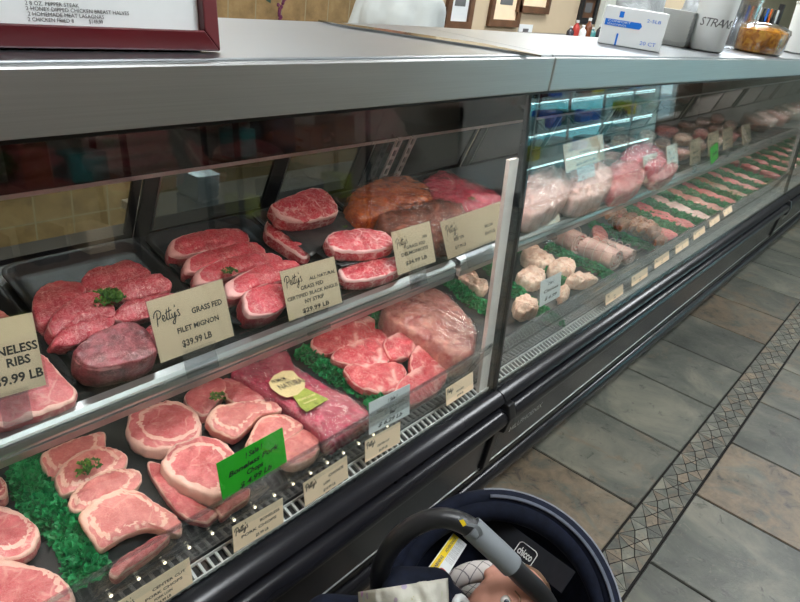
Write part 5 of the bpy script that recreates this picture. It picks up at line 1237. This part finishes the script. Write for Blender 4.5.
mb = MB(); worker(mb, .014, 'torso'); fused('t_shirt', mb, M['shirt'], wk, .012, 5)
mb = MB(); worker(mb, .012, 'legs'); fused('trousers', mb, M['trouser'], wk, .014, 4)
mb = MB(); capsule(mb, (-.045, 0, 1.665), .092, (-.02, 0, 1.63), .088); fused('hair', mb, M['hair'], wk, .012, 3)
for s in (-1, 1):
    g = MB(); g.lathe([(.001, -.011), (.008, -.008), (.011, 0), (.008, .008), (.001, .011)], 10, Matrix.Translation((-.135, .032*s, 1.635))); g.build('eye', M['iris'], wk)
# things seen through the rear doors
r = empty('work_table', (1.2, 1.78, 0), 'steel work table behind the near case, seen through the rear door glass', 'table')
ztb = at_y(197, 226, 1.70).z
g = MB(); g.box((-.12, -.16, ztb - .03), (1.2, .24, ztb)); g.build('tabletop', M['steel'], r, bevel=.003)
for sx in (-.09, 1.17):
    for sy in (-.13, .21): g = MB(); g.tube([(sx, sy, 0), (sx, sy, ztb - .03)], .018, 10); g.build('leg', M['rail'], r, smooth=True)
P = at_y(198, 225, 1.74); D = (P - CAM).length; w_ = 24*D/F
for i in range(12):
    g = MB(); s_ = 1.0; hh = .012
    g.add([(x, y, z) for (s, z) in ((.84, 0), (1, hh*1.6), (.97, hh*1.6), (.80, .003)) for (x, y) in ((-w_/2*s, -.06*s), (w_/2*s, -.06*s), (w_/2*s, .06*s), (-w_/2*s, .06*s))],
        [(3, 2, 1, 0)] + [(a*4 + k, a*4 + (k + 1) % 4, a*4 + 4 + (k + 1) % 4, a*4 + 4 + k) for a in range(3) for k in range(4)] + [(12, 13, 14, 15)])
    o = g.build('foam_tray', M['foam']); o.location = (P.x, 1.74, ztb + .002 + i*hh + (.0 if i < 6 else .012))
    tag(o, f'white foam tray on the work table behind the rear glass, {ordn[i]} from the bottom', 'tray', 'foam trays behind the rear glass')

# ================================================================== LIT COOLER ADDED ACROSS THE AISLE (gives the case glass something to reflect)
r = empty('added_cooler', (5.45, -1.62, 0), 'tall blue-lit glass cooler added across the aisle out of view, for the case glass to mirror', 'cooler')
Lc = 3.3
g = MB(); g.box((0, -.75, 0), (Lc, -.70, 1.5)); g.box((0, -.75, 0), (.04, -.02, 1.5)); g.box((Lc - .04, -.75, 0), (Lc, -.02, 1.5)); g.box((0, -.75, 0), (Lc, 0, .14)); g.box((0, -.75, 1.42), (Lc, 0, 1.5)); g.build('cabinet_shell', M['white_plastic'], r)
g = MB(); g.box((.05, -.695, .18), (Lc - .05, -.69, 1.40)); g.build('lit_back_panel', emit('cooler backlight', (.26, .82, .94, 1), 2.0), r)
for k in range(3): 
    g = MB(); g.box((.05, -.66, .34 + k*.30), (Lc - .05, -.06, .355 + k*.30)); g.build('cooler_shelf', M['white_plastic'], r)
    g = MB(); g.box((.06, -.07, .325 + k*.30), (Lc - .06, -.055, .338 + k*.30)); g.build('shelf_light', emit('cooler shelf light', (.75, .97, 1, 1), 9), r)
g = MB(); g.tube([(.06, -.08, 1.405), (Lc - .06, -.08, 1.405)], .014, 8); g.build('top_light', emit('cooler top light', (.85, 1, 1, 1), 12), r)
for k in range(5):
    xk = .02 + k*(Lc - .06)/4; g = MB(); g.box((xk, -.02, .14), (xk + .025, 0, 1.42)); g.build('door_frame', M['rail'], r)
    if k < 4: g = MB(); g.box((xk + .03, -.012, .15), (xk + (Lc - .06)/4 - .005, -.008, 1.41)); g.build('door_pane', M['window_glass'], r)
rc = random.Random(9); cm_ = ['white_plastic', 'bottle_teal', 'yellow', 'blue', 'bottle_dark']
for k in range(3):
    for q in range(9):
        wq = rc.uniform(.16, .26); hq = rc.uniform(.07, .16); xk = .12 + q*.34
        g = MB(); g.box((-wq/2, -.12, 0), (wq/2, .12, hq)); o = g.build('food_tub', M[cm_[rc.randrange(5)]], bevel=.01); o.location = (5.45 + xk + wq/2, -1.62 - .30, .356 + k*.30)
        tag(o, f'packed food tub in the added lit cooler, {ordn[q]} from the left on its {["lower", "middle", "upper"][k]} shelf', 'tub', 'packed tubs in the added lit cooler')

# ================================================================== STORE SHELVING ADDED ACROSS THE AISLE (for the front glass and steel to mirror)
rc = random.Random(21); bm_ = ['bottle_red', 'card', 'bottle_teal', 'wood', 'bottle_dark', 'wall_dim', 'label_green', 'bottle_dark', 'bottle_brown']
for ri, (xr, wr, rn) in enumerate(((-.9, 1.1, 'first'), (.75, 1.2, 'second'), (2.7, 1.3, 'third'))):
    r = empty('added_rack', (xr, -2.2, 0), f'{rn} dark store rack added across the aisle for reflections, counted from the left, itself out of view', 'rack')
    for sx in (0, wr - .03):
        for sy in (-.40, -.03): g = MB(); g.box((sx, sy, 0), (sx + .03, sy + .03, 1.7)); g.build('post', M['black_satin'], r)
    for k in range(4): g = MB(); g.box((0, -.40, .25 + k*.42), (wr, 0, .27 + k*.42)); g.build('rack_shelf', M['wood'], r)
    for k in range(4):
        for q in range(4):
            wq = rc.uniform(.12, .22); hq = rc.uniform(.14, .30); g = MB(); g.box((-wq/2, -.12, 0), (wq/2, .12, hq)); o = g.build('grocery_box', M[bm_[rc.randrange(9)]], bevel=.006)
            o.location = (xr + .16 + q*(wr - .3)/3.2, -2.4, .271 + k*.42)
            tag(o, f'packaged grocery box on the {rn} added store rack, {ordn[q]} from the left, {ordn[k]} shelf up', 'box', 'grocery boxes on the racks added across the aisle')

# ================================================================== INFANT CAR SEAT WITH BABY
IR, IU, IC = (M3 @ Vector((1, 0, 0))), (M3 @ Vector((0, 1, 0))), (M3 @ Vector((0, 0, 1)))
O5 = at_d(497, 614, 1.27); ax = (CAM - O5).normalized(); RB = .222
seat = empty('infant_car_seat', O5, 'navy infant car seat with a raised carry handle, at the bottom of the photo', 'car seat')
er = (IR - ax*IR.dot(ax)).normalized(); eu = ax.cross(er)
def bowl(r, depth, m, n=64, rings=16, mb=None, zoff=0.0, a0=0, a1=2*PI, bulge=1.0):
    v = []; f = []
    for i in range(rings + 1):
        th = PI/2*i/rings; rr = r*math.cos(th)**.75 if i < rings else 0; z = -depth*math.sin(th) + zoff
        for k in range(n):
            a = a0 + (a1 - a0)*k/n; w = 1 + .012*math.sin(a*9)*(1 - i/rings); v.append(er*rr*w*math.cos(a) + eu*rr*w*math.sin(a)*1.0 + ax*z)
    for i in range(rings):
        for k in range(n): f.append((i*n + k, i*n + (k + 1) % n, (i + 1)*n + (k + 1) % n, (i + 1)*n + k))
    return v, f
v, f = bowl(RB, .17, None); o = mk('seat_shell', v, f, M['shell'], seat, smooth=True); sm = o.modifiers.new('t', 'SOLIDIFY'); sm.thickness = .012; sm.offset = 1
v, f = bowl(RB*.97, .155, None, zoff=.004); o = mk('padding', v, f, M['navy'], seat, smooth=True); sm = o.modifiers.new('t', 'SOLIDIFY'); sm.thickness = .010; sm.offset = 0
def arc(r, a0, a1, z=0.0, n=40): return [er*r*math.cos(math.radians(a0 + (a1 - a0)*k/n)) + eu*r*math.sin(math.radians(a0 + (a1 - a0)*k/n)) + ax*z for k in range(n + 1)]
g = MB(); g.tube(arc(RB*.965, -20, 200, .012), .017, 12); g.build('canopy_roll', M['navy'], seat, smooth=True)
# folded canopy: overlapping padded folds on the inside of the rim
for k, (r_, z_, w_) in enumerate(((.88, .002, .026),)):
    g = MB(); pts = arc(RB*r_, -10 + k*6, 172 - k*10, z_); g.tube(pts, [w_*(.6 + .4*math.sin(PI*i/40)) for i in range(41)], 12); g.build('canopy_fold', M['navy'], seat, smooth=True)
# pale piping and grey brim at the outer right edge
g = MB(); g.tube(arc(RB*1.035, 4, 93, .018), .0022, 8); g.build('piping', M['piping'], seat, smooth=True)
g = MB(); p1 = arc(RB*1.035, 4, 90, .016); p2 = arc(RB*.955, 4, 90, .034); g.add([*p1, *p2], [(i, i + 1, 42 + i, 41 + i) for i in range(40)]); o = g.build('canopy_brim', simple('grey canopy brim', srgb(96, 102, 114), .8, 0, .2, 0, .15, 80), seat, smooth=True); sm = o.modifiers.new('t', 'SOLIDIFY'); sm.thickness = .003
g = MB(); g.tube([er*RB*1.04 + eu*.014 + ax*.02, er*RB*.99 + eu*.004 + ax*.03, er*RB*.93 + eu*.012 + ax*.03], .0028, 6); g.build('piping', M['piping'], seat, smooth=True)
def surf(px, py, lift=.0):
    """point on the inside of the bowl under a screen point"""
    d = ray(px, py).normalized(); best = None
    lo = None
    for s in range(400):
        t = .9 + s*.0015; q = CAM + d*t - O5; z = q.dot(ax); r_ = math.hypot(q.dot(er), q.dot(eu))
        k = min(1, r_/RB/.97); zz = -.155*math.sin(math.acos(min(1, k**(1/.75)))) + .004
        if z <= zz + lift: return q
    return CAM + d*1.3 - O5
def patch(name, q4, mat, lift, parent=seat, nx=6, ny=6):
    v = []; f = []
    for i in range(nx + 1):
        for j in range(ny + 1):
            a = Vector((q4[0][0] + (q4[1][0] - q4[0][0])*i/nx, q4[0][1] + (q4[1][1] - q4[0][1])*i/nx)); b = Vector((q4[3][0] + (q4[2][0] - q4[3][0])*i/nx, q4[3][1] + (q4[2][1] - q4[3][1])*i/nx)); c = a.lerp(b, j/ny)
            v.append(surf(c.x, c.y, lift))
    for i in range(nx):
        for j in range(ny): f.append((i*(ny + 1) + j, (i + 1)*(ny + 1) + j, (i + 1)*(ny + 1) + j + 1, i*(ny + 1) + j + 1))
    o = mk(name, v, f, mat, parent, smooth=True); s_ = o.modifiers.new('t', 'SOLIDIFY'); s_.thickness = .0012; s_.offset = 0; return o
def flatT(p0, p1, lift, up_sign=1):
    A, B_ = surf(*p0, lift), surf(*p1, lift); ux = (B_ - A).normalized(); n_ = (CAM - O5 - A).normalized(); n_ = (n_ - ux*n_.dot(ux)).normalized(); uy = n_.cross(ux)
    T_ = Matrix((ux, uy, n_)).transposed().to_4x4(); T_.translation = A; return T_, (B_ - A).length
# dark patch with the maker's word
T_, L_ = flatT((490, 522), (568, 582), .030)
g = MB(); g.add([T_ @ Vector(p) for p in ((0, -.022, 0), (L_, -.022, 0), (L_, .022, 0), (0, .022, 0), (0, -.022, -.002), (L_, -.022, -.002), (L_, .022, -.002), (0, .022, -.002))], [(0, 1, 2, 3), (7, 6, 5, 4), (0, 4, 5, 1), (1, 5, 6, 2), (2, 6, 7, 3), (3, 7, 4, 0)])
g.build('logo_patch', simple('dark grey webbing', srgb(34, 36, 42), .8, 0, .2, 0, .1, 60), seat)
g = MB(); T3 = T_ @ Matrix.Translation((L_*.44, -.014, .0012)); text_geo(g, 'chicco', 0, 0, .021, 0, 'LEFT', T3, .046, .0006)
g.tube([T3 @ Vector((.023 + .029*max(-1, min(1, 1.25*math.cos(a*PI/16))), .007 + .0155*max(-1, min(1, 1.25*math.sin(a*PI/16))), 0)) for a in range(33)], .0008, 5)
g.build('logo_lettering', M['white_card'], seat)
# warning label
q = [(453, 533), (470, 547), (443, 583), (427, 569)]
T_, L_ = flatT((427, 569), (453, 533), .03); A, B_ = surf(427, 569, .03), surf(443, 583, .03); hw = (B_ - A).length
g = MB(); g.box((0, -hw, -.001), (L_, 0, .0003)); g.v = [T_ @ p for p in g.v]; g.build('warning_label', M['white_card'], seat, bevel=.0004)
g = MB(); g.box((.002, -hw*.42, .0004), (L_ - .002, -.002, .0009)); g.v = [T_ @ p for p in g.v]; g.build('yellow_band', M['yellow'], seat)
g = MB(); T3 = T_ @ Matrix.Translation((0, 0, .0012)); text_geo(g, 'WARNING', .010, -hw*.33, hw*.22, 0, 'LEFT', T3, L_*.36, .0003); text_geo(g, 'ADVERTENCIA', L_*.52, -hw*.33, hw*.20, 0, 'LEFT', T3, L_*.42, .0002)
for k in range(7): text_geo(g, 'never place this seat facing', L_*.36, -hw*(.50 + k*.065), hw*.055, 0, 'LEFT', T3, L_*.55)
g.build('label_text', M['ink_grey'], seat)
g = MB(); c3 = T_ @ Matrix.Translation((L_*.16, -hw*.70, .0012)); rr_ = hw*.20
g.tube([c3 @ Vector((rr_*math.cos(a*PI/12), rr_*math.sin(a*PI/12), 0)) for a in range(25)], .0010, 5); g.tube([c3 @ Vector((-rr_*.7, rr_*.7, 0)), c3 @ Vector((rr_*.7, -rr_*.7, 0))], .0010, 5); g.build('no_symbol', M['red_print'], seat)
# carry handle
hp = [(392, 640, 1.27), (381, 602, 1.22), (380, 575, 1.18), (389, 550, 1.15), (408, 530, 1.13), (432, 519, 1.12), (455, 520, 1.12), (477, 532, 1.12), (498, 552, 1.12), (521, 575, 1.13), (545, 600, 1.15), (565, 640, 1.20)]
path = catmull([at_d(*p) - O5 for p in hp], 6)
g = MB(); g.tube(path, .0175, 14); g.build('carry_handle', M['shell'], seat, smooth=True)
gp = catmull([at_d(*p) - O5 for p in [(471, 527, 1.12), (485, 540, 1.12), (500, 554, 1.12), (512, 566, 1.125)]], 6)
g = MB(); g.tube(gp, .0205, 16); g.build('handle_grip', M['grip'], seat, smooth=True)
g = MB(); tp = catmull([at_d(*p) - O5 for p in [(459, 519, 1.09), (465, 525, 1.085), (476, 528, 1.08), (480, 536, 1.09), (474, 541, 1.10)]], 5)
wv = []
for i, p in enumerate(tp): wv += [p - IR*.002, p + IR*.004 + IU*.004]
g.add(wv, [(2*i, 2*i + 1, 2*i + 3, 2*i + 2) for i in range(len(tp) - 1)]); o = g.build('handle_tag', M['grip'], seat); sm = o.modifiers.new('t', 'SOLIDIFY'); sm.thickness = .001
g = MB(); q = at_d(463, 523, 1.08) - O5; g.add([q + IR*a*.006 + IU*b*.006 for a, b in ((-1, .6), (.1, 1), (1, -.5), (0, -1))] + [q + IR*a*.006 + IU*b*.006 - IC*.001 for a, b in ((-1, .6), (.1, 1), (1, -.5), (0, -1))], [(3, 2, 1, 0), (4, 5, 6, 7), (0, 1, 5, 4), (1, 2, 6, 5), (2, 3, 7, 6), (3, 0, 4, 7)]); g.build('tag_corner', M['yellow'], seat)
g = MB(); q = at_d(396, 572, 1.20) - O5; g.lathe([(.008, 0), (.008, .004), (.006, .006)], 14, Matrix.Translation(q) @ IC.to_track_quat('Z', 'Y').to_matrix().to_4x4()); g.build('release_button', M['orange'], seat)
# head support
hs = catmull([at_d(*p) - O5 for p in [(443, 604, 1.27), (447, 590, 1.265), (458, 578, 1.26), (474, 572, 1.26), (492, 572, 1.26), (512, 576, 1.26), (535, 588, 1.26), (550, 610, 1.26)]], 6)
g = MB(); g.tube(hs, [.010 + .010*math.sin(PI*i/(len(hs) - 1)) for i in range(len(hs))], 14); g.build('head_support', M['plaid'], seat, smooth=True)
hb = at_d(500, 622, 1.31) - O5
blob('head_cushion', None, None, hb, (.10, .10, .05), M['plaid'], 2, .08, 2, parent=seat)
# baby: one fused body, head to the right in view, chin towards the lower left
HC = at_d(504, 606, 1.185); U = (IR*.93 + IU*.22 - IC*.1).normalized(); Nf = (IC*.80 - IR*.52 - IU*.02); Nf = (Nf - U*Nf.dot(U)).normalized(); Lf = U.cross(Nf)
baby = empty('person', HC, 'baby lying in the navy car seat, forehead and one eye showing', 'person')
def hp_(u, l, n): return U*u + Lf*l + Nf*n
mb = MB()
for (u, l, n, r) in ((.022, 0, -.008, .062), (.0, 0, .0, .056), (-.022, 0, .004, .046), (-.030, .022, .012, .026), (-.030, -.022, .012, .026), (-.048, 0, .010, .020), (.030, 0, .012, .046)):
    capsule(mb, hp_(u, l, n), r, hp_(u + .003, l, n), r, 20)
capsule(mb, hp_(-.004, 0, .054), .0045, hp_(-.018, 0, .062), .0075, 10)
for s in (-1, 1):
    capsule(mb, hp_(-.018, .006*s, .056), .0045, hp_(-.020, .007*s, .056), .0045, 8)
    capsule(mb, hp_(-.012, .058*s, -.008), .009, hp_(.008, .061*s, -.010), .011, 10)
capsule(mb, hp_(-.034, -.010, .052), .0045, hp_(-.034, .010, .052), .0045, 8)
capsule(mb, hp_(-.06, 0, -.012), .026, hp_(-.09, 0, -.02), .030)
capsule(mb, hp_(-.12, 0, -.02), .062, hp_(-.22, 0, -.01), .068)
for s in (-1, 1):
    capsule(mb, hp_(-.11, .06*s, -.01), .028, hp_(-.17, .085*s, .0), .024); capsule(mb, hp_(-.17, .085*s, .0), .023, hp_(-.20, .055*s, .055), .018); capsule(mb, hp_(-.20, .055*s, .055), .016, hp_(-.205, .040*s, .066), .019)
    for k in range(4): capsule(mb, hp_(-.214 + k*.009, .036*s, .070), .0052, hp_(-.212 + k*.009, .022*s, .074), .0045, 8)
    capsule(mb, hp_(-.196, .045*s, .074), .005, hp_(-.184, .036*s, .080), .0045, 8)
    capsule(mb, hp_(-.25, .035*s, .0), .042, hp_(-.31, .065*s, .005), .034); capsule(mb, hp_(-.31, .065*s, .005), .032, hp_(-.37, .045*s, -.02), .022); capsule(mb, hp_(-.37, .045*s, -.02), .020, hp_(-.39, .040*s, .02), .016)
bb = fused('body', mb, M['skin'], baby, .0028, 5)
for s in (-1, 1):
    T_ = Matrix.Translation(hp_(-.002, .023*s, .0475)); Q = Nf.to_track_quat('Z', 'Y').to_matrix().to_4x4()
    g = MB(); g.lathe([(.001, -.009), (.007, -.006), (.0095, 0), (.007, .006), (.001, .009)], 16, T_ @ Q); e = g.build('eye', M['eye_white'], baby, smooth=True)
    g = MB(); g.lathe([(.0052, .0066), (.0040, .0086), (.001, .0092)], 14, T_ @ Q); g.build('iris', M['iris'], e, smooth=True)
    g = MB(); g.tube(catmull([hp_(.006, (.014)*s, .0560), hp_(.0085, .023*s, .0575), hp_(.005, .033*s, .0520)], 5), .0016, 6); g.build('eyelid', M['skin'], baby, smooth=True)
    g = MB(); g.tube(catmull([hp_(.018, .012*s, .0600), hp_(.022, .024*s, .0570), hp_(.018, .035*s, .0490)], 5), .0012, 6); g.build('eyebrow', M['hair'], baby, smooth=True)
g = MB(); g.tube(catmull([hp_(-.0345, -.011, .0545), hp_(-.0335, 0, .0580), hp_(-.0345, .011, .0545)], 5), .0022, 8); g.build('lips', M['lip'], baby, smooth=True)
mb = MB(); 
capsule(mb, hp_(.036, 0, -.022), .058, hp_(.028, 0, -.026), .060, 20); fused('hair', mb, M['hair'], baby, .004, 2)
mb = MB(); capsule(mb, hp_(-.12, 0, -.02), .069, hp_(-.22, 0, -.01), .075)
for s in (-1, 1): capsule(mb, hp_(-.11, .06*s, -.01), .034, hp_(-.17, .085*s, .0), .030); capsule(mb, hp_(-.17, .085*s, .0), .029, hp_(-.196, .068*s, .042), .023)
for s in (-1, 1): capsule(mb, hp_(-.25, .035*s, .0), .048, hp_(-.31, .065*s, .005), .040); capsule(mb, hp_(-.31, .065*s, .005), .038, hp_(-.37, .045*s, -.02), .028)
fused('sleepsuit', mb, M['navy'], baby, .005, 4)
g = MB(); cp = [hp_(-.078 - .016*math.cos(a*PI/10), .040*math.sin(a*PI/10), .020 + .018*math.cos(a*PI/10)) for a in range(21)]; g.tube(cp, .0075, 8); g.build('bib_collar', M['white_card'], baby, smooth=True)
# blanket over the legs
v = []; f = []; n5 = 34
for i in range(n5 + 1):
    for j in range(n5 + 1):
        a, b = i/n5 - .5, j/n5 - .5
        P = at_d(406 + a*90 + b*6, 655 + b*140 - a*14, 1.030 + .16*(a*a + b*b) + .30*max(0, abs(a) - .36) + .018*noise.noise(Vector((a*5, b*5, 2))) + .012*noise.noise(Vector((a*13, b*13, 7))))
        v.append(P - O5)
for i in range(n5):
    for j in range(n5): f.append((i*(n5 + 1) + j, i*(n5 + 1) + j + 1, (i + 1)*(n5 + 1) + j + 1, (i + 1)*(n5 + 1) + j))
o = mk('blanket', v, f, M['blanket'], smooth=True, loc=O5); sm = o.modifiers.new('t', 'SOLIDIFY'); sm.thickness = .006; tag(o, 'pale printed muslin blanket over the lower left of the car seat', 'blanket')
# stroller chassis carrying the seat
st_ = empty('stroller', (O5.x, O5.y, 0), 'stroller chassis under the navy infant car seat', 'stroller')
f2 = Vector((.757, .653, 0)); r2 = Vector((.653, -.757, 0)); zt_ = O5.z - .16
for s in (-1, 1):
    g = MB(); g.tube([r2*.15*s + f2*.02 + Vector((0, 0, zt_)), r2*.16*s + f2*.02 + Vector((0, 0, .10))], .011, 10); g.build('leg', M['shell'], st_, smooth=True)
    g = MB(); g.tube([r2*.15*s - f2*.14 + Vector((0, 0, zt_)), r2*.17*s - f2*.30 + Vector((0, 0, .10))], .011, 10); g.build('leg', M['shell'], st_, smooth=True)
    for q in (.02, -.30):
        wc = r2*(.16 if q > 0 else .17)*s + f2*q + Vector((0, 0, .08)); Q = r2.to_track_quat('Z', 'Y').to_matrix().to_4x4()
        g = MB(); g.lathe([(.03, -.015), (.07, -.018), (.08, -.008), (.08, .008), (.07, .018), (.03, .015)], 24, Matrix.Translation(wc) @ Q); g.build('wheel', M['shell'], st_, smooth=True)
g = MB(); g.tube([r2*.15 + Vector((0, 0, zt_)), r2*-.15 + Vector((0, 0, zt_))], .012, 10); g.tube([r2*.15 - f2*.14 + Vector((0, 0, zt_)), r2*-.15 - f2*.14 + Vector((0, 0, zt_))], .012, 10); g.build('crossbar', M['shell'], st_, smooth=True)
# ================================================================== LIGHT
def ceil_light(x, y, e):
    r = empty('ceiling_light', (x, y, ZC), None, 'ceiling light', 'ceiling panel lights', None)
    g = MB(); g.box((-.62, -.32, -.03), (.62, .32, 0)); g.build('housing', M['white_plastic'], r)
    g = MB(); g.box((-.58, -.28, -.034), (.58, .28, -.0305)); g.build('diffuser', emit('ceiling diffuser', (.94, .975, 1, 1), e), r)
    r['label'] = 'square-edged white ceiling panel light over the meat counter'
for x in (1.0, 4.2, 7.4): ceil_light(x, -.5, 33); ceil_light(x, 1.95, 34)
w = bpy.data.worlds.new('daylight'); S.world = w; w.use_nodes = True
bg = w.node_tree.nodes['Background']; bg.inputs[0].default_value = (.68, .84, .88, 1); bg.inputs[1].default_value = 2.5
# clear away the scratch text object
bpy.data.objects.remove(_to); bpy.data.curves.remove(_tc)
